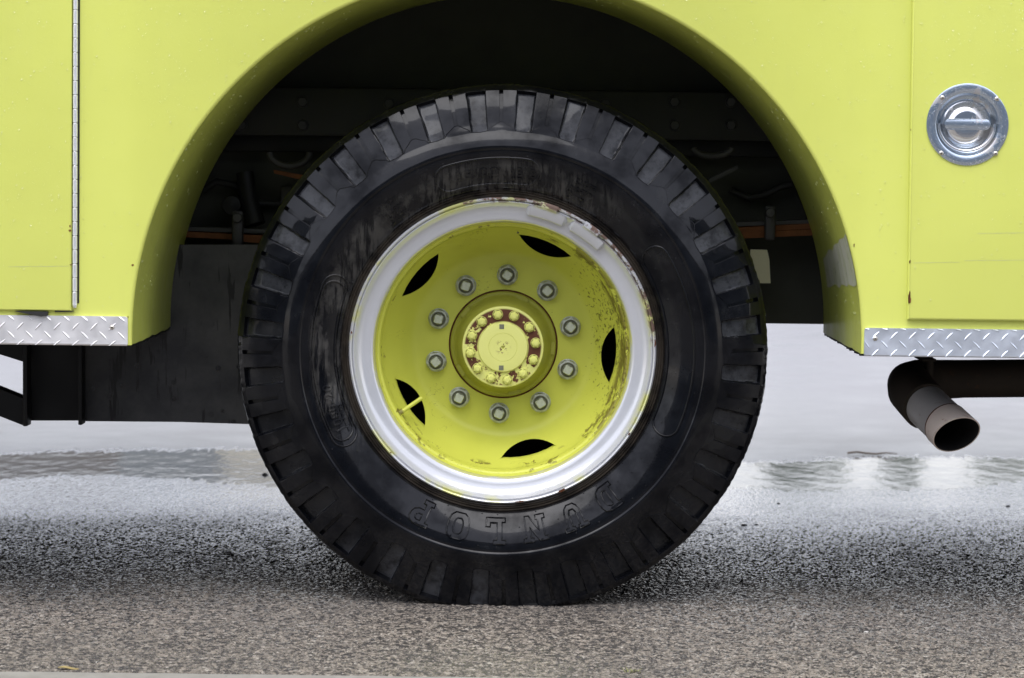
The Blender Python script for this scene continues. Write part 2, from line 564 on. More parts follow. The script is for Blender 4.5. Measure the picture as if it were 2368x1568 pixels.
class MB:
    """collects simple shapes for one mesh"""
    def __init__(self):
        self.v, self.f, self.mi = [], [], []

    def add(self, vs_, fs, mi=0):
        b = len(self.v)
        self.v += [Vector(x) for x in vs_]
        self.f += [tuple(i + b for i in f) for f in fs]
        self.mi += [mi] * len(fs)

    def box(self, x0, x1, y0, y1, z0, z1, mi=0, bev=0.0):
        if bev <= 0:
            vs_ = [(x, y, z) for x in (x0, x1) for y in (y0, y1) for z in (z0, z1)]
            self.add(vs_, [(0, 1, 3, 2), (4, 6, 7, 5), (0, 4, 5, 1), (2, 3, 7, 6), (0, 2, 6, 4), (1, 5, 7, 3)], mi)
            return
        bm = bmesh.new()
        bmesh.ops.create_cube(bm, size=1)
        for v in bm.verts:
            v.co = Vector(((x0 + x1) / 2 + v.co.x * (x1 - x0), (y0 + y1) / 2 + v.co.y * (y1 - y0), (z0 + z1) / 2 + v.co.z * (z1 - z0)))
        bmesh.ops.bevel(bm, geom=bm.edges[:], offset=bev, segments=2, affect='EDGES', profile=0.5)
        bm.verts.index_update()
        self.add([v.co.copy() for v in bm.verts], [tuple(v.index for v in f.verts) for f in bm.faces], mi)
        bm.free()

    def prism(self, poly, y0, y1, mi=0):
        """polygon of (x, z) extruded from y0 to y1"""
        n = len(poly)
        vs_ = [(x, y0, z) for x, z in poly] + [(x, y1, z) for x, z in poly]
        fs = [tuple(range(n)), tuple(range(2 * n - 1, n - 1, -1))]
        fs += [((i + 1) % n, i, n + i, n + (i + 1) % n) for i in range(n)]
        self.add(vs_, fs, mi)

    def tube(self, pts, rad, seg=10, closed=False, mi=0, caps=True):
        pts = [Vector(p) for p in pts]
        n = len(pts)
        rads = rad if isinstance(rad, (list, tuple)) else [rad] * n
        rings = []
        prev = None
        for i, p in enumerate(pts):
            a = pts[(i - 1) % n] if (closed or i > 0) else p
            b = pts[(i + 1) % n] if (closed or i < n - 1) else p
            t = (b - a).normalized()
            if prev is None:
                up = Vector((0, 1, 0)) if abs(t.y) < 0.9 else Vector((0, 0, 1))
                u = t.cross(up).normalized()
            else:
                u = (prev - t * prev.dot(t)).normalized()
            prev = u
            v = t.cross(u)
            rings.append([p + (u * math.cos(2 * PI * k / seg) + v * math.sin(2 * PI * k / seg)) * rads[i] for k in range(seg)])
        vs_ = [q for r in rings for q in r]
        fs = []
        for i in range(n if closed else n - 1):
            j = (i + 1) % n
            for k in range(seg):
                k2 = (k + 1) % seg
                fs.append((i * seg + k, i * seg + k2, j * seg + k2, j * seg + k))
        if caps and not closed:
            fs.append(tuple(range(seg - 1, -1, -1)))
            fs.append(tuple((n - 1) * seg + k for k in range(seg)))
        self.add(vs_, fs, mi)

    def lathe(self, prof, seg=64, cx=0.0, cz=0.0, mi=0, closed_prof=False, a0=0.0, a1=2 * PI):
        """profile of (r, y) about an axis along Y"""
        full = abs(a1 - a0 - 2 * PI) < 1e-6
        ns = seg if full else seg + 1
        vs_ = []
        for k in range(ns):
            a = a0 + (a1 - a0) * k / seg
            for r, y in prof:
                vs_.append((cx + r * math.cos(a), y, cz + r * math.sin(a)))
        m_ = len(prof)
        fs = []
        for k in range(seg):
            k2 = (k + 1) % ns if full else k + 1
            for i in range(m_ if closed_prof else m_ - 1):
                j = (i + 1) % m_
                fs.append((k * m_ + i, k * m_ + j, k2 * m_ + j, k2 * m_ + i))
        self.add(vs_, fs, mi)

    def build(self, name, mats, parent=None, smooth=None, loc=None, weld=True):
        me = bpy.data.meshes.new(name)
        bm = bmesh.new()
        bv = [bm.verts.new(v) for v in self.v]
        for f, mi in zip(self.f, self.mi):
            try:
                bf = bm.faces.new([bv[i] for i in f])
                bf.material_index = mi
            except ValueError:
                pass
        if weld:
            bmesh.ops.remove_doubles(bm, verts=bm.verts[:], dist=1e-6)
        return bm_obj(name, bm, mats, parent, smooth, loc)


def empty(name, loc=(0, 0, 0), parent=None):
    o = bpy.data.objects.new(name, None)
    COL.objects.link(o)
    o.location = loc
    o.empty_display_size = 0.1
    if parent:
        o.parent = parent
    return o


def tag(o, label=None, cat=None, group=None, kind=None):
    if label:
        o['label'] = label
    if cat:
        o['category'] = cat
    if group:
        o['group'] = group
    if kind:
        o['kind'] = kind
    return o


def copy_to(o, loc, parent, rot=None):
    c = o.copy()
    COL.objects.link(c)
    c.parent = parent
    c.location = loc
    if rot is not None:
        c.rotation_euler = rot
    return c


# ------------------------------------------------------------------ the ground
def sheet(name, x0, x1, y0, y1, z, mat, kind='structure'):
    o = mesh_obj(name, [(x0, y0, z), (x1, y0, z), (x1, y1, z), (x0, y1, z)], [(0, 1, 2, 3)], mat)
    return tag(o, kind=kind)


YB = 4.88                                             # depth of the bodywork's side
YS = on_ground(700, 1569).y                           # the flush concrete edge in front
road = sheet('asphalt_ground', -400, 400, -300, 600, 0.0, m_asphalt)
# slightly ragged far edge of the near concrete edging
ev, ef = [], []
NX = 160
for i in range(NX + 1):
    x = -4 + 8 * i / NX
    ev += [(x, YS - 0.30, 0.006), (x, YS + 0.006 * mnoise.noise(Vector((x * 14, 0, 0))) + 0.004 * mnoise.noise(Vector((x * 60, 3, 0))), 0.006)]
for i in range(NX):
    ef.append((2 * i, 2 * i + 2, 2 * i + 3, 2 * i + 1))
tag(mesh_obj('pavement_edge', ev, ef, m_kerb), kind='structure')
YC = 8.15
tag(sheet('concrete_apron', -400, 400, YC, 400, 0.0052, m_concrete))
WATER_Z = 0.0031
FAR = [(-400, 1056), (0, 1057), (130, 1050), (300, 1046), (500, 1043), (700, 1044), (900, 1046), (1184, 1054), (1500, 1064), (1700, 1075), (1850, 1072), (1990, 1066), (2200, 1063), (2368, 1066), (2800, 1075)]
NEAR = [(-400, 1122), (0, 1112), (120, 1101), (250, 1099), (420, 1106), (560, 1122), (700, 1134), (900, 1136), (1184, 1134), (1500, 1131), (1700, 1129), (1850, 1132), (2000, 1133), (2150, 1130), (2260, 1122), (2368, 1108), (2800, 1085)]
fx_, fy_ = zip(*[on_ground(*q)[:2] for q in FAR])
nx_, ny_ = zip(*[on_ground(*q)[:2] for q in NEAR])


def vnoise(x, y, seed):
    """smooth value noise on numpy arrays"""
    r = np.random.RandomState(seed).rand(256, 256)
    xi, yi = np.floor(x).astype(int), np.floor(y).astype(int)
    fx, fy = x - xi, y - yi
    fx, fy = fx * fx * (3 - 2 * fx), fy * fy * (3 - 2 * fy)
    g = lambda a, b: r[(xi + a) % 256, (yi + b) % 256]
    return (g(0, 0) * (1 - fx) + g(1, 0) * fx) * (1 - fy) + (g(0, 1) * (1 - fx) + g(1, 1) * fx) * fy


def domes(X, Y, cell, seed, rmin=0.45, rmax=0.75):
    """height 0..1 of a bed of rounded stones about one cell across"""
    rs = np.random.RandomState(seed)
    K = 512
    jx, jy, hh, rr_ = rs.rand(K, K), rs.rand(K, K), rs.rand(K, K), rs.rand(K, K)
    u, v = X / cell, Y / cell
    ui, vi = np.floor(u).astype(int), np.floor(v).astype(int)
    best = np.zeros_like(X)
    for a in (-1, 0, 1):
        for b in (-1, 0, 1):
            ii, jj = (ui + a) % K, (vi + b) % K
            d2 = (ui + a + jx[ii, jj] - u) ** 2 + (vi + b + jy[ii, jj] - v) ** 2
            rad = rmin + (rmax - rmin) * rr_[ii, jj]
            best = np.maximum(best, np.sqrt(np.clip(1 - d2 / rad ** 2, 0, None)) ** 0.7 * (0.35 + 0.65 * hh[ii, jj]))
    return best


def stone_field():
    """the part of the asphalt close to the truck, with its chippings as real relief; a shallow hollow holds the puddle"""
    ys = [YS - 0.02]
    while ys[-1] < 8.2:
        ys.append(ys[-1] + 0.0043 * (ys[-1] / 5.0))
    ys = np.array(ys)
    xs = np.arange(-1.78, 1.78, 0.0027)
    X, Y = np.meshgrid(xs, ys)
    nf = np.interp(xs, fx_, fy_)[None, :] + 0.05 * (vnoise(X * 7, Y * 3, 3) - .5) + 0.07 * (vnoise(X * 45, Y * 12, 4) - .5) + 0.10 * (vnoise(X * 160, Y * 30, 14) - .5)
    nn = np.interp(xs, nx_, ny_)[None, :] + 0.05 * (vnoise(X * 7, Y * 3, 5) - .5) + 0.07 * (vnoise(X * 45, Y * 12, 6) - .5) + 0.08 * (vnoise(X * 160, Y * 30, 15) - .5)
    sm = lambda t: np.clip(t, 0, 1) ** 2 * (3 - 2 * np.clip(t, 0, 1))
    inside = sm((Y - nn) / 0.10 + 0.5) * sm((nf - Y) / 0.10 + 0.5)
    h = 0.0029 * domes(X, Y, 0.0068, 1, 0.5, 0.8) + 0.0014 * domes(X, Y, 0.0040, 2) + 0.0006 * vnoise(X * 400, Y * 400, 8)
    far = sm((Y - nf) / 0.15)
    h = h * (1 - 0.66 * sm((Y - 5.8 - 0.3 * (vnoise(X * 1.7, Y * 1.7, 21) - .5)) / 1.0)) * (1 - 0.5 * far)
    base = 0.0012 + 0.0012 * vnoise(X * 2.3, Y * 2.3, 9) * (1 - far) + 0.0012 * sm((Y - 5.8) / 1.0) + 0.0010 * far
    z = base + h - inside * 0.0036
    # worn smoother strip where the tyre bears
    z = np.clip(z, 0.0004, 0.0078)
    z = z + (0.0054 - z) * sm((Y - 7.8) / 0.3)
    edge = sm((1.78 - np.abs(X)) / 0.12)
    z = 0.0004 + (z - 0.0004) * edge
    ny2, nx2 = X.shape
    co = np.stack([X, Y, z], axis=-1).reshape(-1, 3).astype(np.float32)
    idx = np.arange(ny2 * nx2).reshape(ny2, nx2)
    q = np.stack([idx[:-1, :-1], idx[:-1, 1:], idx[1:, 1:], idx[1:, :-1]], axis=-1).reshape(-1, 4).astype(np.int32)
    me = bpy.data.meshes.new('asphalt_chippings')
    me.vertices.add(len(co))
    me.vertices.foreach_set('co', co.ravel())
    me.loops.add(q.size)
    me.loops.foreach_set('vertex_index', q.ravel())
    me.polygons.add(len(q))
    me.polygons.foreach_set('loop_start', np.arange(0, q.size, 4, dtype=np.int32))
    me.update(calc_edges=True)
    me.polygons.foreach_set('use_smooth', np.ones(len(q), dtype=bool))
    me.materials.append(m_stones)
    me.materials.append(m_concrete)
    fz = far[:-1, :-1] + 0.25 * (vnoise(X * 60, Y * 20, 12) - .5)[:-1, :-1]
    me.polygons.foreach_set('material_index', (fz > 0.45).astype(np.int32).ravel())
    o = bpy.data.objects.new('asphalt_chippings', me)
    COL.objects.link(o)
    tag(o, kind='stuff')


stone_field()


def puddle():
    """still water; its shores are where the stones of the hollow rise through it"""
    V, Fc = [], []
    N = 60
    for i in range(N + 1):
        x = -1.70 + 3.40 * i / N
        V += [(x, float(np.interp(x, nx_, ny_)) - 0.16, WATER_Z), (x, min(8.14, float(np.interp(x, fx_, fy_)) + 0.16), WATER_Z)]
    for i in range(N):
        Fc.append((2 * i, 2 * i + 2, 2 * i + 3, 2 * i + 1))
    o = mesh_obj('puddle_water', V, Fc, m_puddle)
    tag(o, kind='structure')


puddle()

# loose stones lying on the asphalt
m_stone = simple('dark_pebble', (0.05, 0.045, 0.04), 0.5, vary=0.6, vscale=40, bump=0.4, bscale=300)
m_stonel = simple('pale_pebble', (0.45, 0.43, 0.40), 0.6, vary=0.3, vscale=40)


m_greystone = simple('grey_pebble', (0.13, 0.125, 0.12), 0.5, vary=0.4, vscale=60)


def pebble(px, py, s, mat, label):
    p = on_ground(px, py)
    bm = bmesh.new()
    bmesh.ops.create_icosphere(bm, subdivisions=2, radius=s)
    seed = random.random() * 50
    for v in bm.verts:
        k = 1 + 0.45 * mnoise.noise(v.co / s * 1.1 + Vector((seed, 0, 0)))
        v.co = Vector((v.co.x * k * 1.25, v.co.y * k, v.co.z * k * 0.75))
    o = bm_obj('pebble', bm, mat, smooth=40, loc=(p.x, p.y, s * 0.4))
    tag(o, label, 'pebble', 'loose pebbles on the asphalt')


pebble(530, 1283, 0.0065, m_stone, 'dark brown pebble on the shaded asphalt left of the tyre')
pebble(612, 1101, 0.008, m_greystone, 'small grey stone sitting in the puddle beside the tyre')
pebble(1722, 1218, 0.0065, m_stone, 'largest of the three black pebbles in a row right of the tyre')
pebble(1690, 1215, 0.004, m_stone, 'small black pebble nearest the tyre in a row of three')
pebble(1750, 1217, 0.005, m_stone, 'black pebble furthest from the tyre in a row of three')
pebble(1800, 1168, 0.005, m_stone, 'black pebble between the row of three and the puddle')
pebble(2332, 1174, 0.006, m_stone, 'black pebble near the puddle below the exhaust')
pebble(2004, 1466, 0.0045, m_stonel, 'white pebble on the dry brown asphalt in front of the truck')
pebble(226, 1535, 0.004, m_stonel, 'white chip of stone on the foreground asphalt at lower left')
pebble(1735, 1395, 0.006, m_stone, 'brown pebble on the asphalt right of where the tyre stands')

# a yellowed scrap of leaf near the front edge
lp = on_ground(158, 1553)
m_leaf = simple('dry_leaf', (0.26, 0.20, 0.07), 0.7, vary=0.4, vscale=80)
lv, lf = [], []
for i in range(9):
    t = i / 8
    wd = 0.006 * math.sin(PI * t) + 0.0004
    z = 0.006 + 0.002 * math.sin(t * 5)
    lv += [(t * 0.036 - 0.018, -wd, z), (t * 0.036 - 0.018, 0, z + 0.002), (t * 0.036 - 0.018, wd, z)]
for i in range(8):
    a = 3 * i
    lf += [(a, a + 3, a + 4, a + 1), (a + 1, a + 4, a + 5, a + 2)]
o = mesh_obj('dry_leaf', lv, lf, m_leaf, smooth=180, loc=(lp.x, lp.y, 0))
sol = o.modifiers.new('thickness', 'SOLIDIFY')
sol.thickness = 0.0006
tag(o, 'thin yellow dried leaf lying on the asphalt at the lower left', 'leaf')

# a twig on the far concrete
tp, tq = on_ground(1960, 1098 - 43), on_ground(2075, 1101 - 43)
tb = MB()
tb.tube([tp + (tq - tp) * t + Vector((0, 0.02 * math.sin(t * 3), 0.010 + 0.003 * math.sin(t * 9))) for t in (0, .2, .4, .6, .8, 1)], [0.003, 0.003, 0.0028, 0.0024, 0.002, 0.0012], 6)
tag(tb.build('twig', simple('twig_bark', (0.16, 0.11, 0.075), 0.8), smooth=60), 'thin brown twig lying on the pale concrete behind the puddle', 'twig')

# a small tuft of weed in the joint at the bottom of the picture
wp = on_ground(1466, 1560)
gb = MB()
for i in range(26):
    a = random.uniform(0, 2 * PI)
    ln = random.uniform(0.008, 0.022)
    wd = 0.0014
    bx, by = random.uniform(-.014, .014), random.uniform(-.008, .008)
    dx, dy = math.cos(a), math.sin(a)
    pts = []
    for k in range(4):
        t = k / 3
        c = Vector((bx + dx * ln * t * 0.8, by + dy * ln * t * 0.8, ln * (t - 0.45 * t * t)))
        s = Vector((-dy, dx, 0)) * wd * (1 - t * 0.9)
        pts += [c - s, c + s]
    gb.add(pts, [(0, 1, 3, 2), (2, 3, 5, 4), (4, 5, 7, 6)])
tag(gb.build('weed_tuft', simple('weed_green', (0.16, 0.17, 0.04), 0.6, vary=0.4, vscale=90), loc=(wp.x, wp.y, 0.0), weld=False),
    'tiny yellow green weed tuft sprouting at the front edge of the asphalt', 'weed')

# ------------------------------------------------------------------ far things that the puddle mirrors
m_brickwall = simple('brown_brick', (0.16, 0.135, 0.12), 0.8, vary=0.25, vscale=2.0, bump=0.3, bscale=20)
m_creamwall = simple('cream_render', (0.66, 0.62, 0.50), 0.8, vary=0.1, vscale=1.0)
m_bluegrey = simple('grey_cladding', (0.24, 0.27, 0.285), 0.6, vary=0.15, vscale=1.5)
m_roof = simple('dark_roof', (0.05, 0.05, 0.05), 0.7)
m_glass = simple('dark_window_glass', (0.03, 0.035, 0.04), 0.08, vary=0.1)
bl = empty('depot_building', (-9, 44, 0))
tag(bl, 'long low brown and grey depot with a cream end bay mirrored in the puddle', 'building')


def blbox(name, mat, x0, x1, y0, y1, z0, z1, parent=bl):
    b = MB()
    b.box(x0, x1, y0, y1, z0, z1)
    return b.build(name, mat, parent)


blbox('wall', m_brickwall, -16, 1.9, 0, 10, 0, 4.7)
blbox('cladding_bay', m_bluegrey, 1.92, 3.78, 0.02, 10, 0, 4.7)
blbox('cream_bay', m_creamwall, 3.8, 5.4, -0.15, 10, 0, 4.65)
blbox('roof', m_roof, -16.4, 5.8, -0.5, 10.5, 4.72, 5.0)
for wx in (-14, -11, -8, -5, -2.6):
    f = blbox('window', m_creamwall, wx - 0.6, wx + 0.6, -0.06, -0.003, 1.6, 3.4)
    blbox('pane', m_glass, wx - 0.5, wx + 0.5, -0.075, -0.062, 1.7, 3.3, f)
blbox('door', m_bluegrey, -0.6, 1.2, -0.05, 0.015, 0.0, 3.0)


def bush(name, x, y, wdt, hgt, label):
    b = MB()
    rr = random.Random(int(x * 10 + 500))
    for i in range(1500):
        while True:
            p = Vector((rr.uniform(-1, 1), rr.uniform(-1, 1), rr.uniform(0, 1)))
            if p.x ** 2 + p.y ** 2 + (p.z * 1.05) ** 2 < 1 + 0.4 * mnoise.noise(p * 3 + Vector((x, 0, 0))):
                break
        c = Vector((p.x * wdt, p.y * 1.0, p.z * hgt + 0.05))
        u = Vector((rr.uniform(-1, 1), rr.uniform(-1, 1), rr.uniform(-1, 1))).normalized() * 0.16
        v = u.orthogonal().normalized() * 0.08
        b.add([c - u, c + v, c + u, c - v], [(0, 1, 2, 3)])
    e = empty(name, (x, y, 0))
    b.build('foliage', m_bush, e, weld=False)
    s = MB()
    for k in range(4):
        a = k * 1.6
        s.tube([(0.1 * math.cos(a), 0.1 * math.sin(a), 0), (wdt * .3 * math.cos(a), .3 * math.sin(a), hgt * .7)], [0.06, 0.025], 6)
    s.build('stem', m_bark, e)
    tag(e, label, 'shrub', 'shrubs mirrored in the puddle')


m_bush = simple('shrub_leaf', (0.085, 0.115, 0.075), 0.6, vary=0.4, vscale=1.5)
m_bark = simple('shrub_bark', (0.07, 0.055, 0.04), 0.9)
bush('roadside_shrub', 3.4, 30, 0.7, 3.1, 'tall dark shrub mirrored in the puddle right beside the tyre')
bush('roadside_shrub', 4.75, 31, 0.4, 2.95, 'narrow shrub mirrored in the puddle between two bright gaps')
bush('roadside_shrub', 6.7, 34, 0.8, 3.4, 'broad shrub mirrored in the puddle below the exhaust outlet')

# the building on the camera's side, which the steel and the wet rubber mirror
hg = empty('hangar_building', (0, -17, 0))
tag(hg, 'tall blue grey hangar standing opposite the truck, mirrored in its steel latch', 'building')
m_hangar = simple('blue_grey_sheet', (0.165, 0.21, 0.265), 0.6, vary=0.1, vscale=0.5)
for k in range(12):
    blbox('wall_panel', m_hangar, -30 + 5 * k, -30 + 5 * k + 4.92, -12, 0.03 * (k % 2), 0, 8.5, hg)
blbox('roof', m_roof, -30.5, 30.5, -12.5, 0.5, 8.52, 9.0, hg)
for k in (2, 5, 8):
    d_ = blbox('door', m_bluegrey, -29 + 5 * k, -26 + 5 * k, 0.04, 0.10, 0, 4.5, hg)
    blbox('pane', m_glass, -28.5 + 5 * k, -26.5 + 5 * k, 0.105, 0.12, 2.6, 3.8, d_)

# ------------------------------------------------------------------ the truck
truck = empty('fire_truck', (0, 5.0, 0))
tag(truck, 'lime yellow fire truck with white rimmed rear wheel and diamond plate sills', 'fire truck')
TY = Vector((0, 5.0, 0))


def tpart(o):
    """keep world-space mesh coordinates under the truck empty"""
    o.location = Vector(o.location) - TY
    return o


# --- arch and side panel
A_C = at(1148, 790, YB)                                # centre of the arch
A_R = (at(1992, 790, YB) - at(304, 790, YB)).x / 2
ZBOT_L = at(150, 795, YB).z
ZBOT_R = at(2180, 822, YB).z
ZB = (ZBOT_L + ZBOT_R) / 2
ZTOP, XL, XR = 2.3, -4.2, 4.2
YBACK = 7.36
FIL = 0.007
NA = 96
arch = [(A_C.x + (A_R + FIL) * math.cos(PI * i / NA), A_C.z + (A_R + FIL) * math.sin(PI * i / NA)) for i in range(NA + 1)]
# quads strips above the arch so that the panel shades evenly
bp = MB()
XRa, XLa = A_C.x + A_R + FIL, A_C.x - A_R - FIL
vs_, fs = [], []
for x, z in arch:
    vs_ += [(x, YB, z), (x, YB, ZTOP)]
for i in range(NA):
    fs.append((2 * i, 2 * i + 2, 2 * i + 3, 2 * i + 1))
bp.add(vs_, fs)
# the corners of the arch drop straight to the sill
bp.add([(XRa, YB, ZB), (XR, YB, ZB), (XR, YB, A_C.z), (XRa, YB, A_C.z)], [(0, 1, 2, 3)])
bp.add([(XRa, YB, A_C.z), (XR, YB, A_C.z), (XR, YB, ZTOP), (XRa, YB, ZTOP)], [(0, 1, 2, 3)])
bp.add([(XL, YB, ZB), (XLa, YB, ZB), (XLa, YB, A_C.z), (XL, YB, A_C.z)], [(0, 1, 2, 3)])
bp.add([(XL, YB, A_C.z), (XLa, YB, A_C.z), (XLa, YB, ZTOP), (XL, YB, ZTOP)], [(0, 1, 2, 3)])
# rounded lip
lip = []
for k in range(5):
    a = PI / 2 * k / 4
    lip.append((A_R + FIL * (1 - math.sin(a)), YB + FIL * (1 - math.cos(a))))


def arch_path(r):
    p = [(A_C.x + r, ZB)]
    p += [(A_C.x + r * math.cos(PI * i / NA), A_C.z + r * math.sin(PI * i / NA)) for i in range(NA + 1)]
    p.append((A_C.x - r, ZB))
    return p


rows = [arch_path(r) for r, y in lip]
n = len(rows[0])
vs_, fs = [], []
for (r, y), row in zip(lip, rows):
    vs_ += [(x, y, z) for x, z in row]
for k in range(len(rows) - 1):
    for i in range(n - 1):
        fs.append((k * n + i, k * n + i + 1, (k + 1) * n + i + 1, (k + 1) * n + i))
bp.add(vs_, fs)
body = tpart(bp.build('body_panel', m_body, truck, smooth=50))

# --- liner (painted inside of the arch), a little ragged at its lower ends
YLIN = 5.50
lv, lf, NY = [], [], 14
pth = arch_path(A_R)
m2 = len(pth)
for j in range(NY + 1):
    y = YB + FIL + (YLIN - YB - FIL) * j / NY
    for i, (x, z) in enumerate(pth):
        dz = 0
        if i in (0, m2 - 1):
            dz = 0.003 * mnoise.noise(Vector((y * 30, i, 0)))
        lv.append((x, y, z + dz))
for j in range(NY):
    for i in range(m2 - 1):
        lf.append((j * m2 + i, (j + 1) * m2 + i, (j + 1) * m2 + i + 1, j * m2 + i + 1))
liner = tpart(mesh_obj('wheel_arch_liner', lv, lf, m_liner, truck, smooth=50))
# sheet thickness along the liner's lower ends
for sx in (1, -1):
    b = MB()
    x0 = A_C.x + sx * A_R
    for j in range(40):
        y0 = YB + 0.02 + (YLIN - YB - 0.02) * j / 40
        b.box(min(x0 + sx * 0.002, x0 + sx * 0.014), max(x0 + sx * 0.002, x0 + sx * 0.014), y0, y0 + 0.0145, ZB - 0.004 - 0.006 * abs(mnoise.noise(Vector((y0 * 40, sx, 2)))), ZB + 0.006)
    e = tpart(b.build('liner_edge', m_black, truck))
# worn pale patch on the right side of the liner
pv, pf = [], []
for j in range(13):
    y = YB + FIL + 0.002 + 0.50 * j / 12
    for i in range(9):
        a = math.radians(9.5 + 1.0 * mnoise.noise(Vector((y * 25, 4, 0))) - 2.0 * j / 12 + (8.2 - 3.2 * j / 12) * i / 8)
        pv.append((A_C.x + (A_R - 0.0009) * math.cos(a), y, A_C.z + (A_R - 0.0009) * math.sin(a)))
for j in range(12):
    for i in range(8):
        pf.append((j * 9 + i, (j + 1) * 9 + i, (j + 1) * 9 + i + 1, j * 9 + i + 1))


def patch_mat():
    m = NT('pale_worn_primer')
    s = m.noise(30, 4, 0.7, vec=m.map(scale=(1, 1, 0.3)))
    d = m.noise(40, 3, 0.6, vec=m.map(scale=(3, 3, 0.35)))
    c = m.mix(m.step(s, 0.4, 0.6), (0.60, 0.61, 0.48), (0.50, 0.53, 0.34))
    c = m.mix(m.step(d, 0.66, 0.70), c, (0.04, 0.04, 0.03))
    m.set(color=c, rough=0.5)
    return m.m


tpart(mesh_obj('worn_patch', pv, pf, patch_mat(), liner, smooth=180)).location = (0, 0, 0)
liner_children_fix = [c for c in liner.children]

# --- body shell (roof, far side, ends, compartment floors)
sh = MB()
sh.box(XL, XR, YB + 0.004, YBACK, ZTOP - 0.02, ZTOP)
sh.box(XL, XR, YBACK - 0.02, YBACK, 0.45, ZTOP - 0.021)
sh.box(XL - 0.02, XL - 0.001, YB + 0.004, YBACK, ZB, ZTOP)
sh.box(XR + 0.001, XR + 0.02, YB + 0.004, YBACK, ZB, ZTOP)
tpart(sh.build('body_shell', m_body, truck))
fl = MB()
fl.box(A_C.x + A_R + 0.016, XR - 0.01, YB + 0.012, YLIN, ZB + 0.004, ZB + 0.016)
fl.box(XL + 0.01, A_C.x - A_R - 0.016, YB + 0.012, YLIN, ZB + 0.004, ZB + 0.016)
fl.box(XL + 0.01, XR - 0.01, 5.75, YBACK - 0.03, ZB + 0.08, ZB + 0.10)
tpart(fl.build('body_floor', m_void, truck))

# --- back wall of the wheel well
YW = 5.62
zw = at(1850, 749, YW).z
wl = MB()
wl.box(-1.25, 1.25, YW, YW + 0.02, zw, 2.2)
tpart(wl.build('wheel_well_panel', simple('well_panel_grime', (0.055, 0.058, 0.045), 0.7, spec=0.2, vary=0.5, vscale=6), truck))
cap = MB()                                              # closes the gap between liner and well panel
cap.box(-1.25, 1.25, YLIN + 0.002, YW - 0.002, A_C.z + A_R + 0.02, A_C.z + A_R + 0.04)
tpart(cap.build('well_top', m_void, truck))


def pbox(b, x0, y0, x1, y1, Y, dep, bev=0.0, mi=0):
    """box seen between pixel corners at depth Y"""
    p, q = at(x0, y1, Y), at(x1, y0, Y)
    b.box(min(p.x, q.x), max(p.x, q.x), Y, Y + dep, min(p.z, q.z), max(p.z, q.z), mi, bev)


b = MB()
pbox(b, 380, 215, 1960, 312, 5.53, 0.07, 0.008)
tpart(b.build('frame_rail', simple('frame_rail_grey', (0.020, 0.021, 0.018), 0.6, vary=0.4, vscale=8), truck, smooth=40))
b = MB()
pbox(b, 380, 322, 1960, 348, 5.56, 0.05, 0.005)
tpart(b.build('rail_flange', m_black, truck, smooth=40))

# --- leaf springs
def leaf_spring(spans, shackle, label):
    e = empty('leaf_spring', (0, 0, 0), truck)
    e.location = (0, 0, 0)
    e['label'] = label
    for k, (x0, y0, x1, y1, th) in enumerate(spans):
        b = MB()
        p, q = at(x0, y0, 5.50), at(x1, y1, 5.50)
        t = th * 5.5 / FPX
        pts = [(p.x, p.z), (p.x, p.z - t), (q.x, q.z - t), (q.x, q.z)]
        b.prism(pts, 5.50 - 0.003 * k, 5.57 - 0.003 * k)
        b.build('leaf', m_rustlight if k else m_greymetal, e, loc=(0, -5.0, 0))
    x, ya, yb = shackle
    b = MB()
    p, q = at(x - 13, yb, 5.46), at(x + 13, ya, 5.46)
    b.box(p.x, q.x, 5.465, 5.485, p.z, q.z, bev=0.006)
    c = at(x, ya + 16, 5.45)
    b.lathe([(0.0001, 5.45), (0.009, 5.451), (0.011, 5.456), (0.011, 5.466)], 14, c.x, c.z)
    b.build('shackle', m_greymetal, e, smooth=40, loc=(0, -5.0, 0))
    return e


leaf_spring([(400, 524, 640, 531, 9), (400, 534, 640, 546, 13), (535, 546, 640, 556, 10), (610, 558, 660, 566, 10)], (548, 488, 572), 'rusty orange leaf spring in the dark wheel well left of the tyre')
leaf_spring([(1660, 516, 1900, 507, 9), (1690, 527, 1930, 514, 12), (1700, 538, 1880, 530, 14)], (1782, 476, 556), 'rusty leaf spring in the dark wheel well right of the tyre')

# --- bump-stop loops, struts and the pale tag
def loop(x0, x1, y0, y1):
    b = MB()
    pts = []
    for i in range(13):
        a = PI + PI * i / 12
        pts.append(at((x0 + x1) / 2 + (x1 - x0) / 2 * math.cos(a), y0 - (y1 - y0) * math.sin(a) * 1.0, 5.49))
    b.tube(pts, 0.0075, 8)
    tpart(b.build('tie_loop', m_greymetal, truck, smooth=60))


loop(623, 716, 352, 384)
loop(1603, 1692, 342, 361)
b = MB()
b.prism([(p.x, p.z) for p in (at(632, 393, 5.5), at(634, 401, 5.5), at(740, 426, 5.5), at(740, 412, 5.5))], 5.5, 5.53)
tpart(b.build('spring_clip', m_rustlight, truck))
b = MB()
b.prism([(p.x, p.z) for p in (at(1640, 412, 5.5), at(1640, 424, 5.5), at(1706, 392, 5.5), at(1706, 383, 5.5))], 5.5, 5.53)
tpart(b.build('spring_clip', m_greymetal, truck))
b = MB()
b.tube([at(566, 400, 5.55), at(574, 460, 5.54), at(590, 520, 5.53)], [0.02, 0.02, 0.024], 12)
tpart(b.build('damper_strut', m_black, truck, smooth=60))
b = MB()
b.tube([at(1852, 410, 5.56), at(1878, 470, 5.56), at(1890, 520, 5.56)], [0.024, 0.022, 0.02], 12)
tpart(b.build('damper_strut', m_black, truck, smooth=60))
b = MB()
pl = [at(1736, 577, 5.48), at(1774, 578, 5.48), at(1779, 600, 5.48), at(1782, 655, 5.48), at(1750, 655, 5.48), at(1730, 655, 5.48)]
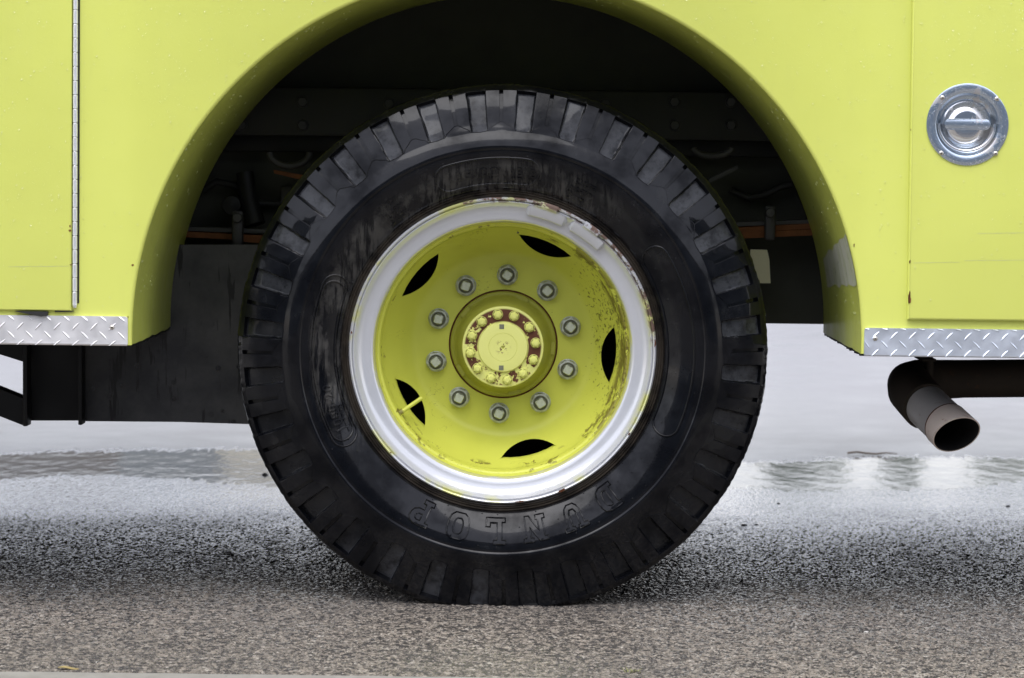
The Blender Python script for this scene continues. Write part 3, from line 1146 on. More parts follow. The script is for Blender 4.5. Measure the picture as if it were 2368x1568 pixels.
b.prism([(p.x, p.z) for p in pl], 5.48, 5.486)
tpart(b.build('reflector_tag', m_cream, truck))

# bolt heads along the rail and a brake hose
bb = MB()
bb.lathe([(.013, 0), (.0125, -.002), (.011, -.0025)], 16)
hx6 = [(.0095 * math.cos(PI / 3 * i), .0095 * math.sin(PI / 3 * i)) for i in range(6)]
bb.add([(x, -.002, z) for x, z in hx6] + [(x, -.009, z) for x, z in hx6], [(i, (i + 1) % 6, 6 + (i + 1) % 6, 6 + i) for i in range(6)] + [tuple(range(6, 12))])
rb = None
for px, py in ((560, 236), (560, 290), (700, 236), (700, 290), (1560, 236), (1560, 290), (1690, 236), (1690, 290), (900, 240), (1400, 240)):
    p = at(px, py, 5.53)
    if rb is None:
        rb = bb.build('rail_bolt', m_greymetal, truck, smooth=35, loc=(p.x, 5.529 - 5.0, p.z))
    else:
        copy_to(rb, (p.x, 5.529 - 5.0, p.z), truck)
b = MB()
hp_ = [(470, 440), (500, 420), (540, 428), (575, 452), (600, 470), (640, 472), (690, 455)]
b.tube([at(x, y, 5.585 - 0.01 * math.sin(i)) for i, (x, y) in enumerate(hp_)], 0.008, 10)
tpart(b.build('brake_hose', m_rubberseal, truck, smooth=60))
b = MB()
hp_ = [(1690, 440), (1730, 458), (1770, 450), (1810, 430), (1850, 425)]
b.tube([at(x, y, 5.585) for x, y in hp_], 0.008, 10)
tpart(b.build('brake_hose', m_rubberseal, truck, smooth=60))
b = MB()
pbox(b, 648, 430, 700, 480, 5.58, 0.03, 0.006)
pbox(b, 655, 488, 720, 512, 5.57, 0.03, 0.006)
tpart(b.build('spring_bracket', m_greymetal, truck, smooth=40))
c = at(536, 474, 5.52)
b = MB()
b.lathe([(.0001, 5.507), (.012, 5.508), (.020, 5.51), (.022, 5.52), (.022, 5.56)], 20, c.x, c.z)
tpart(b.build('spring_eye', m_black, truck, smooth=45))

# --- black plate and frame below the left side
YP = 5.42
b = MB()
pl = [at(190, 566, YP), at(190, 974, YP), at(420, 976, YP), at(640, 983, YP), at(640, 566, YP)]
b.prism([(p.x, p.z) for p in pl], YP, YP + 0.008)
spl = tpart(b.build('side_plate', m_sideplate, truck))
b = MB()
pl = [at(64, 700, YP), at(64, 974, YP), at(188, 974, YP), at(188, 700, YP)]
b.prism([(p.x, p.z) for p in pl], YP + 0.012, YP + 0.02)
tpart(b.build('side_plate', m_black, truck))
for x0, x1, yb in ((62, 72, 981), (189, 198, 978)):
    b = MB()
    p, q = at(x0, yb, YP), at(x1, 690, YP)
    b.box(p.x, q.x, YP - 0.045, YP - 0.0005, p.z, q.z, bev=0.002)
    tpart(b.build('plate_flange', m_black, truck, smooth=40))
b = MB()
pl = [at(-260, 700, YP), at(-260, 735, YP), at(61, 836, YP), at(61, 700, YP)]
b.prism([(p.x, p.z) for p in pl], YP - 0.02, YP + 0.01)
tpart(b.build('gusset_plate', m_black, truck))
b = MB()
pl = [at(-260, 790, YP), at(-260, 855, YP), at(61, 981, YP), at(61, 919, YP)]
b.prism([(p.x, p.z) for p in pl], YP - 0.03, YP + 0.02)
tpart(b.build('slanted_brace', m_black, truck))

# --- doors
DT = 0.011


def rounded_slab(b, poly, y_front, y_back, r=0.004):
    """panel with softly rounded front edges; poly is a list of (x, z)"""
    n = len(poly)
    cx = sum(p[0] for p in poly) / n
    cz = sum(p[1] for p in poly) / n
    rings = []
    for k in range(5):
        a = PI / 2 * k / 4
        ins = r * (1 - math.sin(a))
        y = y_front + r * (1 - math.cos(a))
        ring = []
        for i in range(n):
            p0, p1, p2 = Vector(poly[i - 1]), Vector(poly[i]), Vector(poly[(i + 1) % n])
            d1, d2 = (p0 - p1).normalized(), (p2 - p1).normalized()
            q = p1 + (d1 + d2) * ins
            ring.append((q.x, y, q.y))
        rings.append(ring)
    rings.append([(x, y_back, z) for x, z in poly])
    vs_ = [v for rg in rings for v in rg]
    fs = [tuple(range(n))]
    for k in range(len(rings) - 1):
        for i in range(n):
            j = (i + 1) % n
            fs.append((k * n + i, (k + 1) * n + i, (k + 1) * n + j, k * n + j))
    b.add(vs_, fs)


# left door
pa, pb = at(168.5, 0, YB), at(166.5, 716, YB)
sl_ = (pa.x - pb.x) / (pa.z - pb.z)
xtop = pb.x + sl_ * (1.95 - pb.z)
zl = at(60, 717, YB).z
b = MB()
rounded_slab(b, [(-2.2, zl), (pb.x, zl), (xtop, 1.95), (-2.2, 1.95)], YB - 0.009, YB - 0.0005, 0.003)
doorL = tpart(b.build('compartment_door', m_body, truck, smooth=30))
doorL['label'] = 'door with a long knuckled hinge'


def kid(o, parent):
    """child of a part whose own mesh is in world coordinates"""
    o.parent = parent
    o.location = (0, 0, 0)
    return o


# dark gap behind the hinge and its knuckles
hx0 = at(177, 0, YB)
hx1 = at(175, 706, YB)
hs = (hx0.x - hx1.x) / (hx0.z - hx1.z)
b = MB()
zt_, zb_ = 1.9, hx1.z + 0.004
b.add([(hx1.x + hs * (z - hx1.z) + dx, YB - 0.0015, z) for z, dx in ((zb_, -0.0068), (zb_, 0.0068), (zt_, 0.0068), (zt_, -0.0068))], [(0, 1, 2, 3)])
b.add([(hx1.x + hs * (z - hx1.z) + dx, YB - 0.0003, z) for z, dx in ((zb_, -0.0068), (zb_, 0.0068), (zt_, 0.0068), (zt_, -0.0068))], [(3, 2, 1, 0)])
kid(b.build('hinge_leaf', m_rubberseal, doorL), doorL)
kl = 32.4 * YB / FPX
kz = hx1.z
kn = None
kk = MB()
kk.tube([(0, 0, 0.0), (0, 0, 0.0008), (0, 0, kl * 0.5), (0, 0, kl - 0.0015), (0, 0, kl - 0.0007)], [0.0040, 0.0047, 0.0047, 0.0047, 0.0040], 14)
i = 0
z = kz
while z < 1.3:
    x = hx1.x + hs * (z - hx1.z) - 0.0008
    if kn is None:
        kn = kk.build('hinge_knuckle', m_hinge, doorL, smooth=40, loc=(x, YB - 0.0055, z))
    else:
        copy_to(kn, (x, YB - 0.0055, z), doorL)
    z += kl
b = MB()
p = at(175, 706, YB)
b.tube([(p.x - .0008, YB - 0.0055, p.z - 0.0045), (p.x - .0008, YB - 0.0055, p.z)], [0.003, 0.0045], 12)
kid(b.build('hinge_pin', m_hinge, doorL, smooth=40), doorL)

# right door, with a hole for the latch bowl
qa, qb = at(2109, 0, YB), at(2097, 737, YB)
s2 = (qa.x - qb.x) / (qa.z - qb.z)
zr = at(2230, 740, YB).z
b = MB()
rounded_slab(b, [(qb.x, zr), (2.6, zr), (2.6, 1.95), (qb.x + s2 * (1.95 - qb.z), 1.95)], YB - 0.012, YB - 0.0005, 0.005)
doorR = tpart(b.build('compartment_door', m_body, truck, smooth=30))
doorR['label'] = 'door with a round steel latch'
HC = at(2237, 288, YB - 0.012)
UH = (YB - 0.012) / FPX
RP = 95 * UH


def boolean(o, cutter):
    md = o.modifiers.new('cut', 'BOOLEAN')
    md.object = cutter
    md.operation = 'DIFFERENCE'
    md.solver = 'EXACT'
    bpy.context.view_layer.update()
    dg = bpy.context.evaluated_depsgraph_get()
    me = bpy.data.meshes.new_from_object(o.evaluated_get(dg))
    o.modifiers.clear()
    old = o.data
    nm = old.name
    o.data = me
    bpy.data.meshes.remove(old)
    me.name = nm
    bpy.data.objects.remove(cutter)


b = MB()
b.tube([(HC.x, YB - 0.05, HC.z), (HC.x, YB + 0.05, HC.z)], RP * 0.80, 64)
cut = b.build('cutter', m_body)
boolean(doorR, cut)
b = MB()
b.tube([(HC.x, YB - 0.05, HC.z), (HC.x, YB + 0.02, HC.z)], RP * 0.80, 64)
cut = b.build('cutter', m_body)
# same opening in the panel behind the door
vs2 = body.data
boolean(body, cut)

yp = YB - 0.012
lat = MB()
R_ = RP
lat.lathe([(R_ * 0.985, yp + 0.0002), (R_, yp - 0.0008), (R_ * 0.992, yp - 0.0022), (R_ * 0.97, yp - 0.0028), (R_ * 0.79, yp - 0.0030), (R_ * 0.765, yp - 0.0020), (R_ * 0.745, yp + 0.002),
           (R_ * 0.72, yp + 0.010), (R_ * 0.66, yp + 0.017), (R_ * 0.60, yp + 0.020)], 72, HC.x, HC.z, mi=0)
plate = kid(lat.build('latch_plate', [m_chromeplate], doorR, smooth=28), doorR)
lat = MB()
lat.lathe([(R_ * 0.63, yp + 0.0195), (R_ * 0.60, yp + 0.0175), (R_ * 0.56, yp + 0.0165), (R_ * 0.53, yp + 0.0155), (R_ * 0.50, yp + 0.0135), (R_ * 0.42, yp + 0.0088), (R_ * 0.355, yp + 0.0055), (R_ * 0.335, yp + 0.0049), (R_ * 0.31, yp + 0.0047), (R_ * 0.13, yp + 0.0047), (R_ * 0.12, yp + 0.0055), (R_ * 0.115, yp + 0.036)], 72, HC.x, HC.z)
bowl = kid(lat.build('latch_bowl', m_chrome, doorR, smooth=40), doorR)
b = MB()
b.lathe([(0.0001, yp + 0.034), (R_ * 0.112, yp + 0.034)], 24, HC.x, HC.z)
kid(b.build('keyhole', m_void, doorR), doorR)
# D-ring: folded ring below, flat bar across
b = MB()
pts = []
for i in range(25):
    a = PI + PI * i / 24
    pts.append((HC.x + R_ * 0.68 * math.cos(a), yp + 0.0065, HC.z + R_ * 0.02 + R_ * 0.66 * math.sin(a)))
b.tube(pts, 0.0036, 10)
kid(b.build('latch_ring', m_chrome, doorR, smooth=60), doorR)
hp, hq = at(2183, 300, yp), at(2290, 276, yp)
b = MB()
hw, hh = (hq.x - hp.x) / 2, (hq.z - hp.z) / 2
hcx, hcz = (hp.x + hq.x) / 2, (hp.z + hq.z) / 2
pl = []
for cx_, sgn in ((hcx + hw - hh * 0.8, 1), (hcx - hw + hh * 0.8, -1)):
    for i in range(9):
        a = (-PI / 2 + PI * i / 8) if sgn == 1 else (PI / 2 + PI * i / 8)
        pl.append((cx_ + hh * 0.8 * math.cos(a), hcz + hh * math.sin(a)))
rounded_slab(b, pl, yp - 0.0045, yp - 0.0005, 0.0014)
kid(b.build('pull_bar', m_chromeplate, doorR, smooth=30), doorR)


def screw_mesh(name, parent, x, y, z, r, rot):
    b = MB()
    b.lathe([(0.0001, -r * 0.55), (r * 0.5, -r * 0.48), (r * 0.85, -r * 0.25), (r, 0.0)], 14)
    # crossed slots
    for a in (rot, rot + PI / 2):
        u = Vector((math.cos(a), 0, math.sin(a)))
        v = Vector((-math.sin(a), 0, math.cos(a)))
        y_ = -r * 0.56
        q = [u * r * .5 + v * r * .09, -u * r * .5 + v * r * .09, -u * r * .5 - v * r * .09, u * r * .5 - v * r * .09]
        b.add([(c.x, y_ - 0.0002 * (1 + (a != rot)), c.z) for c in q], [(0, 1, 2, 3)], 1)
    return b.build(name, [m_screw, m_void], parent, smooth=60, loc=(x, y, z))


for px, py, rt in ((2179, 226, .3), (2305, 229, .8), (2176, 354, .1), (2302, 355, .9)):
    p = at(px, py, yp)
    screw_mesh('screw', doorR, p.x, yp - 0.0028, p.z, 0.0047, rt)

# small black tongue hanging below the left door
b = MB()
pl = [at(36, 719, YB), at(78, 727.5, YB), at(98, 731.5, YB), at(112, 729, YB), at(113, 720, YB)]
b.prism([(p.x, p.z) for p in pl], YB - 0.012, YB - 0.002)
tpart(b.build('door_seal_tongue', m_rubberseal, truck))
b = MB()
pl = [at(128, 718, YB), at(128, 721.5, YB), at(164, 721, YB), at(172, 719.5, YB), at(172, 718, YB)]
b.prism([(p.x, p.z) for p in pl], YB - 0.006, YB - 0.001)
tpart(b.build('door_seal_tongue', m_rubberseal, truck))

# --- diamond tread plates
def tread_plate(x0, x1, ya, yb, screws, mat, phase, flip, label, round_right):
    """x0..x1 in metres, pixel rows only used for the height"""
    z1, z0 = ya, yb
    b = MB()
    yf = YB - 0.005
    rc = 0.006
    pl = []
    for cx_, cz_, a0 in ((x1, z1, 0), (x0, z1, PI / 2)):
        sx = -1 if cx_ == x1 else 1
        for i in range(5):
            a = a0 + PI / 2 * i / 4
            pl.append((cx_ + sx * rc + rc * math.cos(a), cz_ - rc + rc * math.sin(a)))
    pl = pl + [(x0, z0), (x1, z0)]
    b.prism(pl, yf, YB - 0.0004)
    # rolled lower edge
    b.tube([(x0 + 0.001, YB - 0.001, z0 + 0.001), (x1 - 0.001, YB - 0.001, z0 + 0.001)], 0.0042, 12)
    o = tpart(b.build('tread_plate', mat, truck, smooth=30))
    o['label'] = label
    pit = 42.7 * YB / FPX
    row = 20.2 * YB / FPX
    L, W, Hh = 0.0125, 0.0027, 0.0016
    d = MB()
    k = 0
    z = z1 - 0.0085 + phase[1] + row
    while z > z0 - row * 0.6:
        s = 1 if (k + flip) % 2 == 0 else -1
        x = x1 - phase[0] - (pit / 2 if k % 2 else 0) + pit * 2
        while x > max(x0, -2.2):
            x -= pit
            if x > x1 - 0.002 or x > 2.3:
                continue
            u = Vector((0.70, 0, 0.71 * s))
            v = Vector((-0.71 * s, 0, 0.70))
            c = Vector((x, yf, z))
            pts = []
            for q in (u * L, u * L * .35 + v * W, v * W * 1.0 - u * L * .1, -u * L, -u * L * .35 - v * W, -v * W + u * L * .1):
                p_ = c + q
                p_.z = min(max(p_.z, z0 - 0.002), z1 - 0.0006)
                p_.x = min(p_.x, x1 - 0.0006)
                p_.x = max(p_.x, x0 + 0.0006)
                p_.y = yf + (0.0006 if p_.z > z0 else 0.003)
                pts.append(p_)
            ridge = [c + u * L * .62, c - u * L * .62]
            for r_ in ridge:
                r_.z = min(max(r_.z, z0 - 0.003), z1 - 0.001)
                r_.x = min(max(r_.x, x0 + 0.0008), x1 - 0.0008)
                r_.y = yf - Hh
            pts += ridge
            d.add(pts, [(0, 1, 6), (1, 2, 7, 6), (2, 3, 7), (3, 4, 7), (4, 5, 6, 7), (5, 0, 6)])
        z -= row
        k += 1
    g = d.build('raised_diamonds', mat, o, weld=False)
    g['kind'] = 'stuff'
    for sx_, sy_ in screws:
        p = at(sx_, sy_, yf)
        screw_mesh('screw', o, p.x, yf - 0.0003, p.z, 0.0048, 0.5)
    return o


pL1, pL0 = at(150, 730, YB), at(150, 794.5, YB)
tread_plate(-4.1, at(296, 760, YB).x, pL1.z, pL0.z, [(259, 757)], m_tread_dull, (0.012, -0.012), 1, 'dull worn sill plate', True)
pR1, pR0 = at(2180, 760, YB), at(2180, 822, YB)
tread_plate(at(1998, 780, YB).x, 4.1, pR1.z, pR0.z, [(2024, 783)], m_tread_blue, (0.014, -0.006), 1, 'bright bluish sill plate', False)

# --- rust chips and scuffs on the paint
def chip(parent, px, py, sx, sz, mat, Y, name='rust_chip', n=12, th=0.0007):
    c = at(px, py, Y)
    sd_ = random.random() * 40
    ring = []
    for i in range(n):
        a = 2 * PI * i / n
        k = 0.75 + 0.5 * mnoise.noise(Vector((math.cos(a) * 1.6 + sd_, math.sin(a) * 1.6, 0)))
        ring.append((c.x + sx * k * math.cos(a), c.z + sz * k * math.sin(a)))
    b = MB()
    b.prism(ring, Y - th, Y - 0.0001)
    return kid(b.build(name, mat, parent), parent)


YD = YB - 0.009
chip(doorL, 162, 523, .0022, .0028, m_rustlight, YD)
chip(doorL, 162, 533, .0028, .0034, m_rustlight, YD)
chip(doorL, 164, 612, .0035, .0010, m_rustlight, YD)
chip(body, 307, 613, .003, .0022, m_rustlight, YB)
chip(body, 1975, 567, .0016, .0045, m_rust, YB)
chip(body, 296, 733, .0012, .0028, m_rust, YB)
YD2 = YB - 0.012
chip(doorR, 2104, 606, .0018, .0040, m_rust, YD2)
chip(doorR, 2103, 691, .0032, .0150, m_rust, YD2)
chip(doorR, 2105, 694, .0016, .0080, m_rustlight, YD2 - 0.0007)
chip(doorR, 2106, 300, .0008, .0030, m_rust, YD2)
for (x0, x1, y0, par, Y) in ((20, 160, 617, doorL, YD), (2112, 2220, 608, doorR, YD2), (2230, 2368, 603, doorR, YD2), (2260, 2368, 540, doorR, YD2)):
    b = MB()
    pts0 = []
    m_ = 24
    for i in range(m_ + 1):
        t = i / m_
        p = at(x0 + (x1 - x0) * t, y0 - 1.5 * t + 0.8 * mnoise.noise(Vector((t * 7, y0, 0))), Y)
        hgt = 0.0003 + 0.0007 * abs(mnoise.noise(Vector((t * 11, y0 + 3, 0))))
        pts0.append((p, hgt))
    vs_ = []
    for p, hgt in pts0:
        vs_ += [(p.x, Y - 0.00025, p.z - hgt), (p.x, Y - 0.00025, p.z + hgt)]
    b.add(vs_, [(2 * i, 2 * i + 2, 2 * i + 3, 2 * i + 1) for i in range(m_)])
    kid(b.build('paint_scuff', m_scuff, par), par)

# --- rain drops on the paint
def dome(b, c, nrm, up, r, el):
    side = nrm.cross(up).normalized()
    upv = side.cross(nrm).normalized()
    vs_ = []
    ns_ = 7
    for rr, hh in ((1.0, 0.0), (0.72, 0.42)):
        for k in range(ns_):
            a = 2 * PI * k / ns_
            e = el if math.sin(a) > 0 else 1.0
            vs_.append(c + side * (r * rr * math.cos(a)) + upv * (r * rr * math.sin(a) * e) + nrm * (r * hh + 0.0001))
    vs_.append(c + nrm * (r * 0.58))
    fs = []
    for k in range(ns_):
        k2 = (k + 1) % ns_
        fs += [(k, k2, ns_ + k2, ns_ + k), (ns_ + k, ns_ + k2, 2 * ns_)]
    b.add(vs_, fs)


rr = random.Random(3)
FW = Vector((0, -1, 0))
UPZ = Vector((0, 0, 1))
drops = {'p': MB(), 'l': MB(), 'r': MB()}
cnt = 0
while cnt < 2000:
    px, py = rr.uniform(-20, 2390), rr.uniform(-20, 800)
    p = at(px, py, YB)
    if (p.x - A_C.x) ** 2 + (p.z - A_C.z) ** 2 < (A_R + 0.012) ** 2 and p.z > A_C.z or (abs(p.x - A_C.x) < A_R + 0.012 and p.z <= A_C.z):
        continue
    if py > 712 and px < 1000 or py > 738:
        continue
    dens = 0.45 + 0.9 * mnoise.noise(Vector((p.x * 3, p.z * 3, 0))) + 0.5 * (1 - py / 760)
    if rr.random() > dens:
        continue
    if math.hypot(px - 2237, py - 288) < 98 or 160 < px < 186 or 2096 < px < 2112:
        continue
    r = 0.0006 + 0.0014 * rr.random() ** 5
    el = 1.0 + 1.0 * rr.random() ** 2
    if px < 164:
        Y, key = YD, 'l'
    elif px > 2110:
        Y, key = YD2, 'r'
    else:
        Y, key = YB, 'p'
    q = at(px, py, Y)
    dome(drops[key], Vector((q.x, Y, q.z)), FW, UPZ, r, el)
    cnt += 1
for key, par in (('p', body), ('l', doorL), ('r', doorR)):
    o = kid(drops[key].build('rain_drops', m_drop, par, smooth=180, weld=False), par)
    o['kind'] = 'stuff'
# on the latch plate and pull bar
b = MB()
for i in range(420):
    a, r = rr.uniform(0, 2 * PI), RP * rr.uniform(0.80, 0.965)
    dome(b, Vector((HC.x + r * math.cos(a), yp - 0.0031, HC.z + r * math.sin(a))), FW, UPZ, 0.0004 + 0.0009 * rr.random() ** 2, 1.2)
for i in range(60):
    dome(b, Vector((hcx + rr.uniform(-hw, hw) * 0.92, yp - 0.0046, hcz + rr.uniform(-hh, hh) * .85)), FW, UPZ, 0.0004 + 0.0008 * rr.random() ** 2, 1.1)
o = kid(b.build('rain_drops', m_drop, doorR, smooth=180, weld=False), doorR)
o['kind'] = 'stuff'
# flecks along the arch lining
m_fleck = simple('pale_dried_flecks', (0.52, 0.56, 0.22), 0.3, vary=0.1)
b = MB()
for i in range(900):
    a = math.radians(rr.uniform(2, 178))
    t = rr.random() ** 1.2
    if mnoise.noise(Vector((a * 5, t * 3, 0))) < -0.15:
        continue
    y = YB + 0.02 + 0.42 * t
    c = Vector((A_C.x + (A_R - .0002) * math.cos(a), y, A_C.z + (A_R - .0002) * math.sin(a)))
    nr = Vector((-math.cos(a), 0, -math.sin(a)))
    tg = Vector((-math.sin(a), 0, math.cos(a)))
    dome(b, c, nr, tg, 0.0006 + 0.0022 * rr.random() ** 3, 1.6)
o = kid(b.build('rain_flecks', m_fleck, liner, smooth=180, weld=False), liner)
o['kind'] = 'stuff'

# --- exhaust
ex = MB()
path = [at(3300, 868, 5.45), at(2700, 872, 5.45), at(2230, 876, 5.45), at(2165, 878, 5.44), at(2125, 882, 5.40), at(2106, 890, 5.34), at(2108, 903, 5.27), at(2125, 922, 5.20), at(2142, 940, 5.16)]
ex.tube(path, [0.0415, 0.0415, 0.0415, 0.0435, 0.0475, 0.050, 0.050, 0.050, 0.0505], 28)
exo = tpart(ex.build('exhaust_pipe', m_exh, truck, smooth=50))
tl = MB()
pts = [at(2130, 926, 5.19), at(2150, 946, 5.15), at(2178, 973, 5.095), at(2212, 1005, 5.03)]
t_ = (pts[-1] - pts[0]).normalized()
u_ = t_.cross(Vector((0, 0, 1))).normalized()
v_ = t_.cross(u_)
NCUT = Vector((0.16, -0.72, -0.68)).normalized()       # the outlet is cut off at a slant, facing down and outwards


def pipe_ring(c, r, cut=None):
    out = []
    for k in range(40):
        a = 2 * PI * k / 40
        p = c + (u_ * math.cos(a) + v_ * math.sin(a)) * r
        if cut is not None:
            p = p + t_ * ((cut - p).dot(NCUT) / t_.dot(NCUT))
        out.append(p)
    return out


def loft(b, rings, mi=0):
    n_ = len(rings[0])
    vs_ = [p for rg in rings for p in rg]
    b.add(vs_, [(i * n_ + k, i * n_ + (k + 1) % n_, (i + 1) * n_ + (k + 1) % n_, (i + 1) * n_ + k) for i in range(len(rings) - 1) for k in range(n_)], mi)


mid = pts[-1] - t_ * 0.050
E_ = pts[-1]
loft(tl, [pipe_ring(pts[0], .0452), pipe_ring(pts[1], .0452), pipe_ring(mid, .0456)], 2)
loft(tl, [pipe_ring(mid, .0456), pipe_ring(mid + t_ * .004, .0474), pipe_ring(E_, .0480, E_), pipe_ring(E_, .0455, E_ + NCUT * .0003)])
loft(tl, [pipe_ring(E_, .0455, E_ + NCUT * .0003), pipe_ring(mid, .0440), pipe_ring(pts[1], .0430)], 1)
m_tube = exhaust_mat('dull_grey_pipe', (0.33, 0.315, 0.30), (0.42, 0.40, 0.38), (0.26, 0.21, 0.18), 0.5)
tail = kid(tl.build('tail_pipe', [m_tail, m_void, m_tube], exo, smooth=50), exo)
b = MB()
loft(b, [pipe_ring(mid - t_ * .002, .0458), pipe_ring(mid + t_ * .001, .0476), pipe_ring(mid + t_ * .0045, .0476)])
kid(b.build('weld_bead', m_rust, exo, smooth=50), exo)
b = MB()
pbox(b, 2122, 820, 2158, 832, 5.30, 0.05, 0.003)
pbox(b, 2132, 830, 2166, 836, 5.29, 0.06, 0.002)
p0 = at(2148, 834, 5.30)
b.tube([p0, (p0.x, p0.y, p0.z - 0.045)], 0.010, 10)
kid(b.build('hanger_bracket', m_exh, exo, smooth=40), exo)

# ------------------------------------------------------------------ the wheel
Y0 = 5.03
WC = at(1162, 812, Y0)
wheel = empty('wheel', (WC.x, Y0 - 5.0, WC.z), truck)
wheel['label'] = 'rear wheel with lime centre and white rim'

# tyre
PROF = [(.296, .030), (.3035, .012), (.3105, .0045), (.3135, .0030), (.3155, .0055), (.318, .0025), (.3205, .0050), (.323, .0012), (.3255, .0034), (.3285, -.0012),
        (.336, -.0065), (.346, -.0135), (.358, -.0205), (.370, -.0265), (.382, -.0310), (.392, -.0335), (.399, -.0345), (.4032, -.0345), (.4052, -.0366), (.4075, -.0375), (.4110, -.0372),
        (.4150, -.0362), (.420, -.0345), (.427, -.0316), (.434, -.0282), (.4385, -.0256), (.4395, -.0252), (.4420, -.0243), (.4435, -.0238), (.447, -.0224), (.452, -.0204), (.456, -.0188), (.4575, -.0182),
        (.462, -.0163), (.4655, -.0148), (.4668, -.0142), (.474, -.0112), (.482, -.0075), (.490, -.0040), (.498, -.0003), (.506, .0035), (.513, .0070), (.5155, .0082), (.5168, .0089), (.520, .0106), (.5235, .0132), (.5265, .0172), (.5285, .0225),
        (.5298, .030), (.5305, .045), (.531, .065), (.532, .10), (.5325, .14), (.532, .18), (.531, .215), (.5300, .235), (.5270, .252), (.52, .262), (.49, .285), (.45, .298), (.41, .30), (.36, .292), (.31, .275), (.296, .262)]
R_OUT = .5325


def RS(r):
    """slightly wider outer part of the carcass"""
    return r if r < .41 else .41 + (r - .41) * 1.055


def side_y(r):
    for (ra, ya), (rb, yb) in zip(PROF, PROF[1:]):
        if ra <= r <= rb:
            return ya + (yb - ya) * (r - ra) / (rb - ra)
    return 0


TZ = 0.0                                                # tyre is concentric with the wheel, flattened by its load
half = [0, .045, .09, .12, .140, .155, .168, .178, .188, .198, .208, .220, .25, .29, .33, .37, .41, .445, .458, .466, .475, .488]
ts = half + [1 - t for t in reversed(half[1:])]
NP = 32
TH0 = math.radians(90 - 4.7)
tv, tf, tm = [], [], []
nprof = len(PROF)
thetas = []
for pidx in range(NP):
    for t in ts:
        thetas.append((pidx, t))
NT_ = len(thetas)
pr = random.Random(11)
pj = [(pr.uniform(-.012, .012), pr.uniform(-.003, .003), pr.uniform(0.8, 1.1)) for _ in range(NP)]
nrm2 = []
for i in range(nprof):
    a = Vector(PROF[max(i - 1, 0)])
    c = Vector(PROF[min(i + 1, nprof - 1)])
    d = (c - a).normalized()
    nrm2.append(Vector((d.y, -d.x)))                    # outward: towards the camera on the sidewall, radial on the tread
flags = []
zground = -WC.z
for pidx, t in thetas:
    th = TH0 + 2 * PI * (pidx + t) / NP
    dt = min(t, 1 - t)
    near = pidx if t < 0.5 else (pidx + 1) % NP
    jw, jr, jd = pj[near]
    for i, (r, y) in enumerate(PROF):
        h = 0.0
        fl_ = 0
        if i < nprof - 12:
            r0 = .4398 + jr
            if dt > 0.19:
                # raised lug with a zig-zag foot
                if r < .5172:
                    h += .0026 * max(0.0, min(1.0, (r - .455) / .03))
                if dt > 0.4655 and r > .4560 and r < .5158:
                    h -= .0100
            sgn = 1 if t < 0.5 else -1
            hwid = 0.200 + jw * 0.4 + 0.014 * mnoise.noise(Vector((r * 70, near * 3.7, sgn)))
            corner = max(0.0, (.447 - r) / .008)
            hwid -= 0.03 * corner
            k_ = max(0.0, min(1.0, (hwid - dt) / (0.050 if sgn * (1 if (near * 7) % 3 else -1) > 0 else 0.028)))
            if k_ > 0 and .4398 < r < .5160:
                h -= .0105 * jd * k_ * k_ * (3 - 2 * k_)
                fl_ = 1 if k_ > 0.5 else 0
            if dt <= 0.19 and .4398 < r < .52:
                h += 0.0
            h += 0.0010 * mnoise.noise(Vector((math.cos(th) * r * 26, math.sin(th) * r * 26, y * 20))) if r > .44 else 0.0004 * mnoise.noise(Vector((math.cos(th) * r * 20, math.sin(th) * r * 20, y * 20)))
            if r > .52 and y > .012:
                h += 0.0015 * mnoise.noise(Vector((th * 60, y * 50, 1)))
        elif 0.03 < y < 0.24 and dt < 0.18:
            h -= .006
        if r > .5290 and 0.024 < y < 0.236 and dt < 0.15:
            h -= .0060
        R = RS(r) + nrm2[i].x * h * (1 if i < nprof - 1 else 1)
        yy = y + nrm2[i].y * h
        x, z = R * math.cos(th), R * math.sin(th)
        low = zground + 0.0015
        if z < low + 0.06 and r > 0.36:
            k_ = (low + 0.06 - z) / 0.075
            bul = max(0.0, min(1.0, k_)) ** 2 * 0.014
            yy -= bul if y < 0.13 else -bul
        if z < low:
            z = low + (z - low) * 0.02
        tv.append((x, yy, z))
        flags.append(fl_)
for k in range(NT_):
    k2 = (k + 1) % NT_
    for i in range(nprof - 1):
        q = (k * nprof + i, k2 * nprof + i, k2 * nprof + i + 1, k * nprof + i + 1)
        tf.append(q)
        tm.append(1 if all(flags[j] for j in q) else 0)
tyre = mesh_obj('tyre', tv, tf, [m_tyre, m_pocket], wheel, smooth=40, matidx=tm)

# raised marks and lettering on the sidewall (helpers)
def wp_(th, r, h=0.0):
    return Vector((RS(r) * math.cos(th), side_y(r) - h, RS(r) * math.sin(th)))


def ring_path(th0, th1, r0, r1, n=40):
    """closed rounded box following the tyre, angles in degrees"""
    rm = (r0 + r1) / 2
    hr = (r1 - r0) / 2
    a0, a1 = math.radians(th0), math.radians(th1)
    e = hr / rm
    pts = []
    for i in range(n):
        pts.append((a0 + e + (a1 - a0 - 2 * e) * i / (n - 1), r1))
    for i in range(1, 12):
        b_ = PI / 2 - PI * i / 12
        pts.append((a1 - e + e * math.cos(b_), rm + hr * math.sin(b_)))
    for i in range(n):
        pts.append((a1 - e - (a1 - a0 - 2 * e) * i / (n - 1), r0))
    for i in range(1, 12):
        b_ = -PI / 2 - PI * i / 12
        pts.append((a0 + e + e * math.cos(b_), rm + hr * math.sin(b_)))
    return pts


